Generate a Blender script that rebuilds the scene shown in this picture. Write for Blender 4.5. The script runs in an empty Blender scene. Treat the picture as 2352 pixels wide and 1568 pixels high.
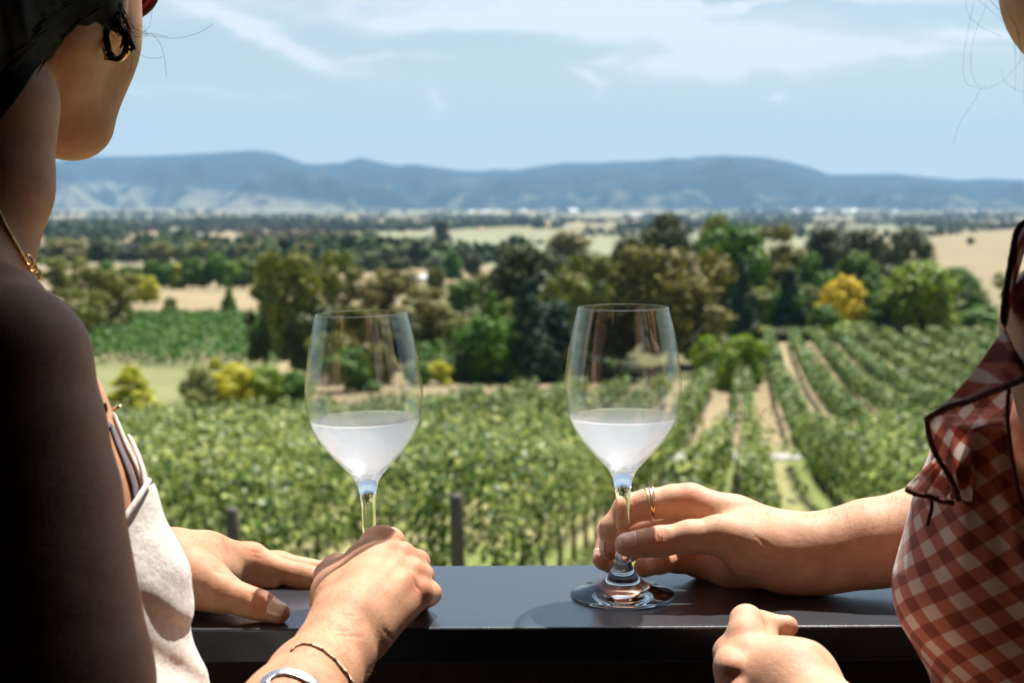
HAZE = 6.4e-5
import bpy, math, random
import numpy as np
from mathutils import Vector, Matrix
R = math.radians
sc = bpy.context.scene
col = sc.collection
rng = np.random.default_rng(11)
random.seed(5)

# ------------------------------------------------------------------ camera
ZC = 1.341                       # eye height above the deck; the rail top is at 1.05
F = 3267.0                       # focal length in units of a 2352 px wide frame
TH = math.atan(324 / F)
cam_d = bpy.data.cameras.new('camera'); cam = bpy.data.objects.new('camera', cam_d); col.objects.link(cam)
cam.location = (0, 0, ZC); cam.rotation_euler = (R(90) - TH, 0, 0)
cam_d.lens = 50.0; cam_d.sensor_width = 36.0; cam_d.clip_start = 0.05; cam_d.clip_end = 60000
cam_d.dof.use_dof = True; cam_d.dof.focus_distance = 1.035; cam_d.dof.aperture_fstop = 9.8
sc.camera = cam

def ray(x, y):
    a = (x - 1176) / F; b = -(y - 784) / F
    return np.array([a, math.cos(TH) + b * math.sin(TH), -math.sin(TH) + b * math.cos(TH)])
def P(x, y, Y):
    """point seen at (x, y) of the 2352 px frame, Y metres ahead"""
    r = ray(x, y); return np.array([r[0] * Y / r[1], Y, ZC + r[2] * Y / r[1]])
def px(n, Y):                    # metres spanned by n px at distance Y
    return n * Y / F
def project(x, y, z):
    z = z - ZC
    f = y * math.cos(TH) - z * math.sin(TH); u = y * math.sin(TH) + z * math.cos(TH)
    f = np.maximum(f, 1e-3)
    return 1176 + F * x / f, 784 - F * u / f

# ------------------------------------------------------------------ objects
def tag(o, label=None, cat=None, group=None, kind=None):
    if label: o['label'] = label
    if cat: o['category'] = cat
    if group: o['group'] = group
    if kind: o['kind'] = kind
    return o
def empty(name, loc=(0, 0, 0), rz=0.0):
    o = bpy.data.objects.new(name, None); col.objects.link(o)
    o.location = loc; o.rotation_euler = (0, 0, rz); o.empty_display_size = .1
    return o
def mesh_np(name, verts, faces, mat=None, parent=None, smooth=True, flat_faces=None):
    """faces: (n,k) int array, or list of lists"""
    me = bpy.data.meshes.new(name)
    verts = np.asarray(verts, dtype=np.float32)
    if isinstance(faces, np.ndarray):
        n, k = faces.shape
        me.vertices.add(len(verts)); me.vertices.foreach_set('co', verts.ravel())
        me.loops.add(n * k); me.loops.foreach_set('vertex_index', faces.astype(np.int32).ravel())
        me.polygons.add(n)
        me.polygons.foreach_set('loop_start', np.arange(0, n * k, k, dtype=np.int32))
        me.polygons.foreach_set('loop_total', np.full(n, k, dtype=np.int32))
        me.update(calc_edges=True)
    else:
        me.from_pydata([tuple(v) for v in verts.tolist()], [], faces)
    me.validate()
    if smooth:
        me.polygons.foreach_set('use_smooth', np.ones(len(me.polygons), dtype=bool))
    o = bpy.data.objects.new(name, me); col.objects.link(o)
    if mat: me.materials.append(mat)
    if parent is not None:
        o.parent = parent
        o.matrix_parent_inverse = Matrix.Identity(4)
    return o
def local(o, parent_loc):
    """shift mesh data so that it sits right under a parent placed at parent_loc"""
    o.data.transform(Matrix.Translation(-Vector(parent_loc)))
    return o
class MB:
    def __init__(s): s.v = []; s.f = []
    def add(s, v, f):
        b = len(s.v); s.v += [tuple(map(float, p)) for p in v]; s.f += [[i + b for i in q] for q in f]
    def box(s, c, d, rz=0, rx=0):
        M = Matrix.Rotation(rz, 3, 'Z') @ Matrix.Rotation(rx, 3, 'X')
        v = [M @ Vector((x * d[0] / 2, y * d[1] / 2, z * d[2] / 2)) + Vector(c) for x in (-1, 1) for y in (-1, 1) for z in (-1, 1)]
        s.add(v, [[0, 1, 3, 2], [4, 6, 7, 5], [0, 4, 5, 1], [2, 3, 7, 6], [0, 2, 6, 4], [1, 5, 7, 3]])
    def tube(s, pts, rad, n=8, cap=True, closed=False):
        pts = [Vector(p) for p in pts]; m = len(pts)
        rr = rad if hasattr(rad, '__len__') else [rad] * m
        rings = []; up = None
        for i, p in enumerate(pts):
            if closed: t = pts[(i + 1) % m] - pts[i - 1]
            else: t = pts[min(i + 1, m - 1)] - pts[max(i - 1, 0)]
            t.normalize()
            if up is None:
                up = Vector((0, 0, 1)) if abs(t.z) < .9 else Vector((1, 0, 0))
            a = t.cross(up).normalized(); b = a.cross(t).normalized(); up = b
            rings.append([p + (a * math.cos(2 * math.pi * k / n) + b * math.sin(2 * math.pi * k / n)) * rr[i] for k in range(n)])
        v = [q for r_ in rings for q in r_]; f = []
        for i in range(m if closed else m - 1):
            j = (i + 1) % m
            for k in range(n):
                f.append([i * n + k, i * n + (k + 1) % n, j * n + (k + 1) % n, j * n + k])
        if cap and not closed:
            f.append(list(range(n))[::-1]); f.append([(m - 1) * n + k for k in range(n)])
        s.add(v, f)
    def lathe(s, prof, n=48, c=(0, 0, 0)):
        v = []; f = []
        m = len(prof)
        for r_, z in prof:
            for k in range(n):
                a = 2 * math.pi * k / n
                v.append((c[0] + r_ * math.cos(a), c[1] + r_ * math.sin(a), c[2] + z))
        for i in range(m - 1):
            for k in range(n):
                f.append([i * n + k, i * n + (k + 1) % n, (i + 1) * n + (k + 1) % n, (i + 1) * n + k])
        s.add(v, f)
    def build(s, name, mat, parent=None, smooth=False):
        return mesh_np(name, s.v, s.f, mat, parent, smooth)

# ------------------------------------------------------------------ materials
def new_mat(name):
    m = bpy.data.materials.new(name); m.use_nodes = True
    nt = m.node_tree; b = nt.nodes['Principled BSDF']
    return m, nt, b
def N(nt, t, **kw):
    n = nt.nodes.new(t)
    for k, v in kw.items():
        if k in n.inputs: n.inputs[k].default_value = v
        else: setattr(n, k, v)
    return n
def mixcol(nt, fac, a, b, mode='MIX'):
    n = nt.nodes.new('ShaderNodeMix'); n.data_type = 'RGBA'; n.blend_type = mode
    def put(sock, v):
        if hasattr(v, 'links') or isinstance(v, bpy.types.NodeSocket): nt.links.new(v, sock)
        elif isinstance(v, (int, float)): sock.default_value = v
        else: sock.default_value = (*v, 1) if len(v) == 3 else v
    put(n.inputs[0], fac); put(n.inputs[6], a); put(n.inputs[7], b)
    return n.outputs[2]
def ramp(nt, src, stops):
    n = nt.nodes.new('ShaderNodeValToRGB'); cr = n.color_ramp
    while len(cr.elements) < len(stops): cr.elements.new(.5)
    for e, (p, c) in zip(cr.elements, stops):
        e.position = p; e.color = (*c, 1) if hasattr(c, '__len__') else (c, c, c, 1)
    nt.links.new(src, n.inputs[0]); return n.outputs[0]
def noise(nt, scale, detail=3, rough=.5, vec=None, dim='3D'):
    n = nt.nodes.new('ShaderNodeTexNoise'); n.noise_dimensions = dim
    n.inputs['Scale'].default_value = scale; n.inputs['Detail'].default_value = detail; n.inputs['Roughness'].default_value = rough
    if vec is not None: nt.links.new(vec, n.inputs['Vector'])
    return n.outputs['Fac']
def position(nt): return N(nt, 'ShaderNodeNewGeometry').outputs['Position']
def objcoord(nt): return N(nt, 'ShaderNodeTexCoord').outputs['Object']
def mapping(nt, vec, scale=(1, 1, 1), rot=(0, 0, 0), loc=(0, 0, 0)):
    n = nt.nodes.new('ShaderNodeMapping'); nt.links.new(vec, n.inputs[0])
    n.inputs['Scale'].default_value = scale; n.inputs['Rotation'].default_value = rot; n.inputs['Location'].default_value = loc
    return n.outputs[0]
def bump(nt, b, h, strength=.3, dist=.01, normal_to=None):
    n = nt.nodes.new('ShaderNodeBump'); n.inputs['Strength'].default_value = strength; n.inputs['Distance'].default_value = dist
    nt.links.new(h, n.inputs['Height'])
    if normal_to is not None: nt.links.new(normal_to, n.inputs['Normal'])
    nt.links.new(n.outputs[0], b.inputs['Normal']); return n.outputs[0]
def simple(name, c, rough=.6, metal=0, var=.25, scale=30, bmp=0.0):
    m, nt, b = new_mat(name)
    f = noise(nt, scale, 4, .6, position(nt))
    lo = tuple(v * (1 - var) for v in c); hi = tuple(min(1, v * (1 + var)) for v in c)
    nt.links.new(ramp(nt, f, [(.3, lo), (.7, hi)]), b.inputs['Base Color'])
    b.inputs['Roughness'].default_value = rough; b.inputs['Metallic'].default_value = metal
    if bmp: bump(nt, b, f, bmp, .002)
    return m
def leaf_mat(name, dark, mid, light, rough=.45, transl=.35, spec=.5):
    m, nt, b = new_mat(name)
    g = N(nt, 'ShaderNodeNewGeometry')
    oi = N(nt, 'ShaderNodeObjectInfo')
    c1 = ramp(nt, g.outputs['Random Per Island'], [(0, dark), (.45, mid), (.80, tuple(m_ * .75 + l_ * .25 for m_, l_ in zip(mid, light))), (1, light)])
    # slow drift of hue between clumps
    nn = noise(nt, .35, 2, .5, g.outputs['Position'])
    c2 = mixcol(nt, ramp(nt, nn, [(.40, 0.0), (.75, .28)]), c1, tuple(v * 1.0 for v in light))
    # each plant a slightly different green
    hs = nt.nodes.new('ShaderNodeHueSaturation'); nt.links.new(c2, hs.inputs['Color'])
    mr = N(nt, 'ShaderNodeMapRange'); nt.links.new(oi.outputs['Random'], mr.inputs[0])
    mr.inputs[3].default_value = .485; mr.inputs[4].default_value = .512
    nt.links.new(mr.outputs[0], hs.inputs['Hue'])
    nt.links.new(hs.outputs[0], b.inputs['Base Color'])
    b.inputs['Roughness'].default_value = rough; b.inputs['Specular IOR Level'].default_value = spec
    tr = N(nt, 'ShaderNodeBsdfTranslucent')
    tc = mixcol(nt, 1.0, hs.outputs[0], (1.15, 1.25, .55), 'MULTIPLY'); nt.links.new(tc, tr.inputs['Color'])
    mx = N(nt, 'ShaderNodeMixShader'); mx.inputs[0].default_value = transl
    nt.links.new(b.outputs[0], mx.inputs[1]); nt.links.new(tr.outputs[0], mx.inputs[2])
    nt.links.new(mx.outputs[0], nt.nodes['Material Output'].inputs['Surface'])
    return m
# ------------------------------------------------------------------ sky and sun
SUN = Vector((0.03, 0.055, 0.14)).normalized()       # towards the sun (from the shadow of the glass on the rail)
sun_el = math.asin(SUN.z); sun_az = math.atan2(SUN.x, SUN.y)
w = bpy.data.worlds.new('World'); sc.world = w; w.use_nodes = True
nt = w.node_tree; bg = nt.nodes['Background']
sky = nt.nodes.new('ShaderNodeTexSky'); sky.sky_type = 'NISHITA'; sky.sun_disc = False
sky.sun_elevation = sun_el; sky.sun_rotation = sun_az; sky.altitude = 200
sky.air_density = 1.0; sky.dust_density = 2.6; sky.ozone_density = 1.0
tc = N(nt, 'ShaderNodeTexCoord'); gen = tc.outputs['Generated']
# thin cirrus: streaks at fixed bearings and elevations, frayed by noise
sep = N(nt, 'ShaderNodeSeparateXYZ'); nt.links.new(gen, sep.inputs[0])
def M(op, a, b=None, c=None):
    n = nt.nodes.new('ShaderNodeMath'); n.operation = op
    for i, v in enumerate((a, b, c)):
        if v is None: continue
        if isinstance(v, (int, float)): n.inputs[i].default_value = v
        else: nt.links.new(v, n.inputs[i])
    return n.outputs[0]
ax = M('DIVIDE', sep.outputs[0], sep.outputs[1]); ez = M('DIVIDE', sep.outputs[2], sep.outputs[1])
cmb = N(nt, 'ShaderNodeCombineXYZ'); nt.links.new(ax, cmb.inputs[0]); nt.links.new(ez, cmb.inputs[1])
wn = N(nt, 'ShaderNodeTexNoise', Scale=9.0, Detail=6.0, Roughness=.6); nt.links.new(mapping(nt, cmb.outputs[0], (1, 2.6, 1)), wn.inputs['Vector'])
wsep = N(nt, 'ShaderNodeSeparateColor'); nt.links.new(wn.outputs['Color'], wsep.inputs[0])
axw = M('ADD', ax, M('MULTIPLY', M('SUBTRACT', wsep.outputs[0], .5), .16))
ezw = M('ADD', ez, M('MULTIPLY', M('SUBTRACT', wsep.outputs[1], .5), .055))
def streak(x0, y0, hw, hh, slope, amp):
    X0 = (x0 - 1176) / F; Z0 = -(y0 - 460) / F
    dx = M('SUBTRACT', axw, X0)
    dz = M('SUBTRACT', M('SUBTRACT', ezw, Z0), M('MULTIPLY', dx, slope))
    q = M('ADD', M('POWER', M('ABSOLUTE', M('DIVIDE', dx, hw / F)), 2.0), M('POWER', M('ABSOLUTE', M('DIVIDE', dz, hh / F)), 2.0))
    return M('MULTIPLY', M('POWER', 2.718, M('MULTIPLY', q, -1.0)), amp)
streaks = [(650, 85, 150, 24, -.42, .85), (540, 30, 90, 30, -.4, .5), (1050, 45, 230, 26, .02, .75), (1350, 40, 330, 30, -.04, .85), (1640, 85, 260, 38, -.08, .85),
           (1650, 150, 200, 24, .05, .8), (1950, 120, 280, 16, -.07, .6), (1320, 175, 30, 18, -.6, .7), (1380, 130, 45, 12, .1, .5), (1797, 215, 36, 9, .02, .9),
           (2250, 95, 130, 14, 0, .7), (980, 235, 22, 26, -.9, .4), (1700, 10, 420, 8, .03, .8), (1500, -60, 900, 40, .05, .6), (430, 215, 200, 14, -.1, .18), (150, -120, 500, 50, .1, .6), (860, 135, 110, 10, -.15, .3)]
cl = None
for s_ in streaks:
    v = streak(*s_); cl = v if cl is None else M('ADD', cl, v)
fine = noise(nt, 26, 5, .62, mapping(nt, cmb.outputs[0], (1, 3.2, 1), (0, 0, R(12))))
cl = M('MULTIPLY', cl, M('ADD', M('MULTIPLY', fine, 3.6), .25))
front = M('GREATER_THAN', sep.outputs[1], .05)
cl = M('MULTIPLY', M('MINIMUM', cl, .9), front)
lowf = M('MULTIPLY', M('POWER', 2.718, M('MULTIPLY', M('ABSOLUTE', sep.outputs[2]), -12.0)), .80)   # whitish air low down
sky2 = mixcol(nt, lowf, sky.outputs[0], (8.3, 8.7, 8.8))
sky2 = mixcol(nt, 1.0, sky2, (.97, 1.05, 1.02), 'MULTIPLY')
skyc = mixcol(nt, cl, sky2, (7.9, 8.2, 8.5))
nt.links.new(skyc, bg.inputs['Color']); bg.inputs['Strength'].default_value = 0.061
sl = bpy.data.lights.new('sun', 'SUN'); so = bpy.data.objects.new('sun', sl); col.objects.link(so)
sl.energy = 5.0; sl.angle = R(.5); sl.color = (1.0, .955, .89)
so.rotation_euler = SUN.to_track_quat('Z', 'Y').to_euler()
so.location = (0, 0, 30)

# ------------------------------------------------------------------ terrain
_D = np.array([-60, -10, 0, 8, 11, 20, 33, 45, 53, 75, 100, 130, 150, 185, 230, 300, 400, 600, 900, 1500, 2500, 4500, 7000, 9000, 40000.])
_Z = np.array([-3.4, -3.5, -3.6, -3.8, -4.1, -5.3, -7.2, -8.8, -9.7, -11.6, -13.2, -14.3, -14.85, -15.86, -16.9, -18.4, -20.8, -25.3, -30.3, -37.6, -45.9, -55, -56, -52, -52.])
_lt = np.linspace(math.log(3), math.log(40010), 1500)
_zt = np.interp(np.exp(_lt), _D, _Z)
_k = np.exp(-np.linspace(-2, 2, 41) ** 2); _k /= _k.sum()
_zt2 = np.convolve(np.pad(_zt, 20, mode='edge'), _k, 'valid')
def sm(a, b, x):
    t = np.clip((x - a) / (b - a), 0, 1); return t * t * (3 - 2 * t)
def zg(x, y):
    x = np.asarray(x, float); y = np.asarray(y, float)
    z = np.interp(np.log(np.maximum(y, 3)), _lt, _zt2)
    z = np.where(y < 3, np.interp(y, _D, _Z), z)
    az = x / np.maximum(y, 20)
    z = z + 15.5 * np.exp(-((az - .45) / .19) ** 2) * sm(240, 620, y) * (1 - sm(700, 1500, y))
    z = z + 1.2 * np.sin(x / 37 + 1) * np.sin(y / 53) * sm(130, 400, y)
    z = z + .12 * np.sin(x / 7.3) * np.sin(y / 9.1) * sm(5, 30, y)
    return z + ZC
def hit(x, y, d0=6, d1=9000):
    """where the sight line through (x, y) meets the ground"""
    ds = np.exp(np.linspace(math.log(d0), math.log(d1), 1500))
    r = ray(x, y); X = r[0] / r[1] * ds; Z = ZC + r[2] / r[1] * ds
    g = zg(X, ds); k = np.argmax(Z < g)
    return np.array([X[k], ds[k], g[k]])

RIDGE = [(-400, 380), (0, 374), (135, 372), (200, 361), (300, 361), (400, 358), (480, 354), (540, 350), (585, 347), (625, 351), (660, 361), (700, 377), (740, 378), (790, 375), (830, 363), (870, 373), (915, 382), (950, 378), (1000, 385), (1060, 393), (1100, 394), (1140, 390), (1180, 392), (1260, 380), (1300, 374), (1360, 375), (1440, 372), (1500, 370), (1540, 364), (1570, 367), (1600, 361), (1660, 359), (1700, 361), (1750, 363), (1800, 372), (1850, 384), (1900, 402), (1950, 402), (2050, 400), (2130, 408), (2200, 414), (2260, 411), (2352, 414), (2700, 400), (3400, 380)]
rx = np.array([(a - 1176) / F for a, b in RIDGE]); rz = np.array([(460 - b) / F for a, b in RIDGE])
def vnoise(x, y, seed=0):
    r_ = np.random.default_rng(seed); T = r_.random((64, 64))
    xi = np.floor(x).astype(int); yi = np.floor(y).astype(int); fx = x - xi; fy = y - yi
    fx = fx * fx * (3 - 2 * fx); fy = fy * fy * (3 - 2 * fy)
    g = lambda a, b: T[a % 64, b % 64]
    return (g(xi, yi) * (1 - fx) + g(xi + 1, yi) * fx) * (1 - fy) + (g(xi, yi + 1) * (1 - fx) + g(xi + 1, yi + 1) * fx) * fy
def fbm(x, y, oct=4, seed=0):
    s_ = 0; a = .5
    for i in range(oct):
        s_ = s_ + a * vnoise(x * 2 ** i, y * 2 ** i, seed + i); a *= .5
    return s_

# one ground sheet: polar fan, finer where it matters, reaching the horizon all round
def grid_faces(na, nd):
    i, j = np.meshgrid(np.arange(nd - 1), np.arange(na - 1), indexing='ij')
    a = i * na + j
    return np.stack([a, a + 1, a + na + 1, a + na], -1).reshape(-1, 4)
dd = np.concatenate([np.linspace(-60, 3, 14), np.exp(np.linspace(math.log(4), math.log(12900), 400))])
aa = np.concatenate([np.linspace(-1.5, -.56, 40), np.linspace(-.55, .55, 380), np.linspace(.56, 1.5, 40)])
A, D_ = np.meshgrid(aa, dd)
spread = np.maximum(np.abs(D_), 60 * (D_ < 60)); spread = np.where(D_ < 60, 60 + np.maximum(D_, 0) * .0, D_)
X = A * np.where(D_ < 200, np.maximum(D_, 0) + 60 * (1 - sm(60, 200, D_)), D_)
Yv = D_
Zv = zg(X, Yv)
V = np.stack([X, Yv, Zv], -1).reshape(-1, 3)
pxx, pyy = project(V[:, 0], V[:, 1], V[:, 2])
vx, vy = V[:, 0], V[:, 1]
n1 = fbm(vx / 60, vy / 60, 5, 3); n2 = fbm(vx / 9, vy / 9, 4, 9); n3 = fbm(vx / 260 + 7, vy / 500, 4, 17)
tan = np.array([.285, .225, .14]); pale = np.array([.25, .26, .175]); green = np.array([.12, .20, .045]); grn2 = np.array([.20, .25, .10])
C = tan[None] * (.75 + .5 * n2[:, None])
def blend(C, mask, c, amt=1.0):
    m = (np.clip(mask, 0, 1) * amt)[:, None]; return C * (1 - m) + np.asarray(c)[None] * m
# the vineyard floor: mown dry grass, greener close by and under the near alley
C = blend(C, 1 - sm(54, 62, vy), np.array([.17, .20, .065]))
C = blend(C, (1 - sm(40, 54, vy)) * sm(.50, .60, n2), np.array([.33, .29, .15]), .8)
u0 = vx - .1665 * vy - .96
C = blend(C, (vy < 54) * np.exp(-((u0 - .25) / .28) ** 2), (.36, .31, .17), .7)
C = blend(C, (vy > 56) * (vy < 152) * sm(.4, .7, n1), (.34, .28, .17), .7)
C = blend(C, (pxx > 930) * (pyy < 875) * (vy > 104) * (vy < 330) * (u0 < 1e9) * ~((u0 > 1.5) & (vy < 152)), (.10, .11, .045), .8)
# beyond: pale paddocks, green strips
C = blend(C, sm(75, 80, pyy * 0 + vy) * (pxx < 640) * (vy < 125), (.19, .205, .095), .9)
far = sm(380, 700, vy)
C = blend(C, far * sm(.42, .60, n3), pale, .85)
C = blend(C, far * sm(.58, .72, fbm(vx / 330 + 31, vy / 700 + 5, 3, 40)), grn2 * .8, .8)
C = blend(C, sm(1400, 3000, vy) * sm(.42, .55, fbm(vx / 420 + 3, vy / 1500 + 2, 4, 77)), (.075, .10, .055), .5)
C = blend(C, (pxx > 860) * (pxx < 1700) * (pyy > 532) * (pyy < 612) * (vy > 300), (.22, .235, .15), .8)
C = blend(C, (pxx > 1880) * (vy > 200) * (vy < 1100), (.25, .205, .135), .85)
# forested and grassy foot of the range
ter = mesh_np('ground', V, grid_faces(len(aa), len(dd)))
ca = ter.data.color_attributes.new('land', 'FLOAT_COLOR', 'POINT')
ca.data.foreach_set('color', np.concatenate([C, np.ones((len(C), 1))], 1).astype(np.float32).ravel())
m, nt, b = new_mat('dry_ground')
at = N(nt, 'ShaderNodeVertexColor', layer_name='land')
f1 = noise(nt, 1.7, 6, .7, position(nt)); f2 = noise(nt, .09, 4, .6, position(nt))
c1 = mixcol(nt, ramp(nt, f1, [(.3, .0), (.75, .75)]), at.outputs[0], mixcol(nt, 1.0, at.outputs[0], (.55, .62, .5), 'MULTIPLY'))
c2 = mixcol(nt, ramp(nt, f2, [(.35, .0), (.7, .5)]), c1, mixcol(nt, 1.0, at.outputs[0], (1.25, 1.2, 1.1), 'MULTIPLY'))
nt.links.new(c2, b.inputs['Base Color']); b.inputs['Roughness'].default_value = .95; b.inputs['Specular IOR Level'].default_value = .1
bump(nt, b, f1, .5, .15)
ter.data.materials.append(m)
tag(ter, 'rolling valley floor of vineyard, paddocks and dry grass', kind='structure')

# the range of hills
ha = np.linspace(-1.05, 1.05, 760)
hs = np.concatenate([np.linspace(0, 1, 70), np.linspace(1.05, 1.6, 12)])
HA, HS = np.meshgrid(ha, hs)
rzz = np.interp(HA, rx, rz)
d_f = 7600 + 700 * fbm(HA * 9 + 3, HA * 0 + 1, 3, 5); d_r = 11500 + 900 * fbm(HA * 7, HA * 0, 3, 8)
HD = d_f + (d_r - d_f) * HS
topz = rzz * d_r
prof = np.where(HS <= 1, np.clip(HS, 0, 1) ** 1.25, 1 - (HS - 1) * .9)
HZ = -58 + (topz + 58) * prof
rough = (fbm(HA * 34, HS * 3.2 + HA * 9, 5, 21) - .48)
rid = 1 - np.abs(2 * fbm(HA * 24 + HS * 1.3, HS * 1.6, 4, 60) - 1)
HZ = HZ + (rough * 340 + (rid - .8) * 460) * np.clip(np.sin(np.clip(HS * 1.18, 0, 1) * math.pi), 0, 1) ** 1.2 * (topz + 60) / 420
HV = np.stack([HA * HD, HD, HZ + ZC], -1).reshape(-1, 3)
hill = mesh_np('hills', HV, grid_faces(len(ha), len(hs)))
hx, hy = project(HV[:, 0], HV[:, 1], HV[:, 2])
fo = np.array([.022, .036, .030])
HC = fo[None] * (.7 + .7 * fbm(HA.ravel() * 60, HS.ravel() * 12, 4, 33)[:, None])
gr = np.array([.22, .22, .15])
edge = np.interp(hx, [0, 130, 250, 330, 480, 600, 700, 800, 900], [405, 420, 412, 425, 432, 445, 458, 470, 480])
gn = fbm(HA.ravel() * 70, HS.ravel() * 26, 4, 51)
HC = blend(HC, sm(-6, 14, hy - edge) * (hx < 900) * sm(.34, .46, gn), gr, .85)
HC = blend(HC, (HS.ravel() < .25) * (hx > 800) * sm(.54, .62, gn), gr * .8, .7)
HC = blend(HC, (HS.ravel() > .3) * sm(.62, .68, fbm(HA.ravel() * 30 + 9, HS.ravel() * 14, 4, 88)), gr * .5, .45)
ca = hill.data.color_attributes.new('land', 'FLOAT_COLOR', 'POINT')
ca.data.foreach_set('color', np.concatenate([HC, np.ones((len(HC), 1))], 1).astype(np.float32).ravel())
m, nt, b = new_mat('hill_forest')
at = N(nt, 'ShaderNodeVertexColor', layer_name='land')
f1 = noise(nt, .012, 6, .7, position(nt))
c1 = mixcol(nt, ramp(nt, f1, [(.35, .0), (.7, .6)]), at.outputs[0], mixcol(nt, 1.0, at.outputs[0], (.45, .5, .5), 'MULTIPLY'))
nt.links.new(c1, b.inputs['Base Color']); b.inputs['Roughness'].default_value = 1; b.inputs['Specular IOR Level'].default_value = 0
hill.data.materials.append(m)
tag(hill, 'long range of forested hills fading blue along the horizon', kind='structure')

# the air
mb = MB(); mb.box((0, 6600, 290), (34000, 14000, 860))
hz = mb.build('haze', None); tag(hz, 'pale summer haze over the valley', kind='stuff')
m = bpy.data.materials.new('haze_air'); m.use_nodes = True; nt = m.node_tree; nt.nodes.remove(nt.nodes['Principled BSDF'])
vol = N(nt, 'ShaderNodeVolumePrincipled'); vol.inputs['Color'].default_value = (.38, .66, 1.0, 1)
vol.inputs['Density'].default_value = HAZE; vol.inputs['Anisotropy'].default_value = 0.0
nt.links.new(vol.outputs[0], nt.nodes['Material Output'].inputs['Volume'])
hz.data.materials.append(m)

# gravel tracks laid on the ground
def track(name, pts, width, mat, label):
    P2 = []
    for (x0, y0), (x1, y1) in zip(pts[:-1], pts[1:]):
        n = max(2, int(math.hypot(x1 - x0, y1 - y0) / 1.5))
        for k in range(n): P2.append((x0 + (x1 - x0) * k / n, y0 + (y1 - y0) * k / n))
    P2.append(pts[-1]); P2 = np.array(P2)
    T = np.gradient(P2, axis=0); T /= np.linalg.norm(T, axis=1)[:, None]; Nn = np.stack([-T[:, 1], T[:, 0]], 1)
    cols = []
    for s_ in np.linspace(-.5, .5, 5):
        q = P2 + Nn * width * s_ * (1 + .08 * np.sin(P2[:, :1] * .7 + s_ * 5)); cols.append(np.stack([q[:, 0], q[:, 1], zg(q[:, 0], q[:, 1]) + .05], 1))
    Vt = np.stack(cols, 1).reshape(-1, 3)
    o = mesh_np(name, Vt, grid_faces(5, len(P2)), mat); tag(o, label, kind='structure'); return o
gravel = simple('gravel', (.33, .31, .28), .95, 0, .2, 4)
track('farm_road', [(-16, 53), (0, 53.5), (30, 54.5), (50, 56)], 2.4, gravel, 'pale gravel farm road across the vine rows')
track('gravel_track', [(10, 150), (30, 154), (60, 156), (90, 158)], 4.6, simple('pale_gravel', (.45, .44, .42), .95, 0, .15, 3), 'white gravel track below the trees')
# ------------------------------------------------------------------ foliage helpers
def leaf_quads(c, size, nrm, rg, aspect=.75, fold=.0):
    n = len(c)
    nrm = nrm / np.maximum(np.linalg.norm(nrm, axis=1, keepdims=True), 1e-6)
    a = rg.normal(size=(n, 3)); a -= (a * nrm).sum(1, keepdims=True) * nrm; a /= np.linalg.norm(a, axis=1, keepdims=True)
    b = np.cross(nrm, a)
    s_ = size[:, None]
    v = np.stack([c + a * s_ * .5, c + b * s_ * .5 * aspect + nrm * s_ * fold, c - a * s_ * .5, c - b * s_ * .5 * aspect + nrm * s_ * fold], 1).reshape(-1, 3)
    f = np.arange(4 * n).reshape(n, 4)
    return v, f

VM = leaf_mat('vine_leaves', (.010, .032, .002), (.066, .118, .006), (.42, .43, .09), .5, .13, .25)
VM_far = leaf_mat('far_vine_leaves', (.016, .046, .004), (.066, .118, .010), (.21, .26, .045), .55, .13, .25)
bark = simple('vine_bark', (.075, .055, .04), .9, 0, .4, 60, .4)
post_wood = simple('weathered_post', (.085, .066, .055), .85, 0, .35, 25, .5)
tb = MB(); tb.tube([(0, 0, -.05), (.02, .01, .3), (-.02, .015, .6), (.01, 0, .95)], [.045, .035, .03, .035], 7)
TRUNK = None
def row_leaves(x0, ya, yb, rg, near=True):
    L = yb - ya
    if near:
        # leaves get coarser with distance so each stays about the same size in the picture
        segs = []
        y = ya
        while y < yb:
            y2 = min(y + 2.0, yb); dmid = (y + y2) / 2
            dens = np.clip(9000 / dmid, 170, 620); size = np.clip(.0043 * dmid, .088, .21)
            segs.append((y, y2, int(dens * (y2 - y)), size)); y = y2
    else:
        segs = []
        y = ya
        while y < yb:
            y2 = min(y + 4.0, yb); dmid = (y + y2) / 2
            segs.append((y, y2, int(np.clip(4800 / dmid, 30, 75) * (y2 - y)), np.clip(.0040 * dmid, .24, .46))); y = y2
    Cs, Ss, Ns = [], [], []
    for (a, b_, n, size) in segs:
        if n < 1: continue
        t = rg.uniform(a, b_, n); h = rg.beta(1.5, 1.15, n)
        nz = fbm(t * .9 + x0 * 3.1, h * 0 + x0, 3, 5)
        top = 1.62 + .75 * nz; bot = .62 + .25 * fbm(t * 1.3 + 9, h * 0 + x0 * 1.7, 2, 6)
        hh = bot + (top - bot) * h
        wid = (.30 + .34 * nz) * (.55 + .75 * np.sin(np.clip(h, 0, 1) * math.pi * .85 + .25))
        if not near: wid = wid * .80; hh = hh * .90
        side = rg.choice([-1, 1], n); rr = np.sqrt(rg.uniform(.25, 1.0, n))
        off = side * wid * rr
        stray = rg.random(n) < .05
        off = np.where(stray, off * 1.5, off); hh = np.where(stray & (h > .6), hh + rg.uniform(.05, .4, n), hh)
        X_ = x0 + .1665 * t + off; G = zg(x0 + .1665 * t, t)
        Cs.append(np.stack([X_, t, G + hh], 1))
        Ss.append(rg.uniform(.7, 1.25, n) * size)
        Ns.append(np.stack([off / .4 * .9, np.full(n, -.25), .45 + h * .9], 1) + rg.normal(size=(n, 3)) * .55)
    C_, S_, N_ = np.concatenate(Cs), np.concatenate(Ss), np.concatenate(Ns)
    return leaf_quads(C_, S_, N_, rg, .85, .08)
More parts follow.
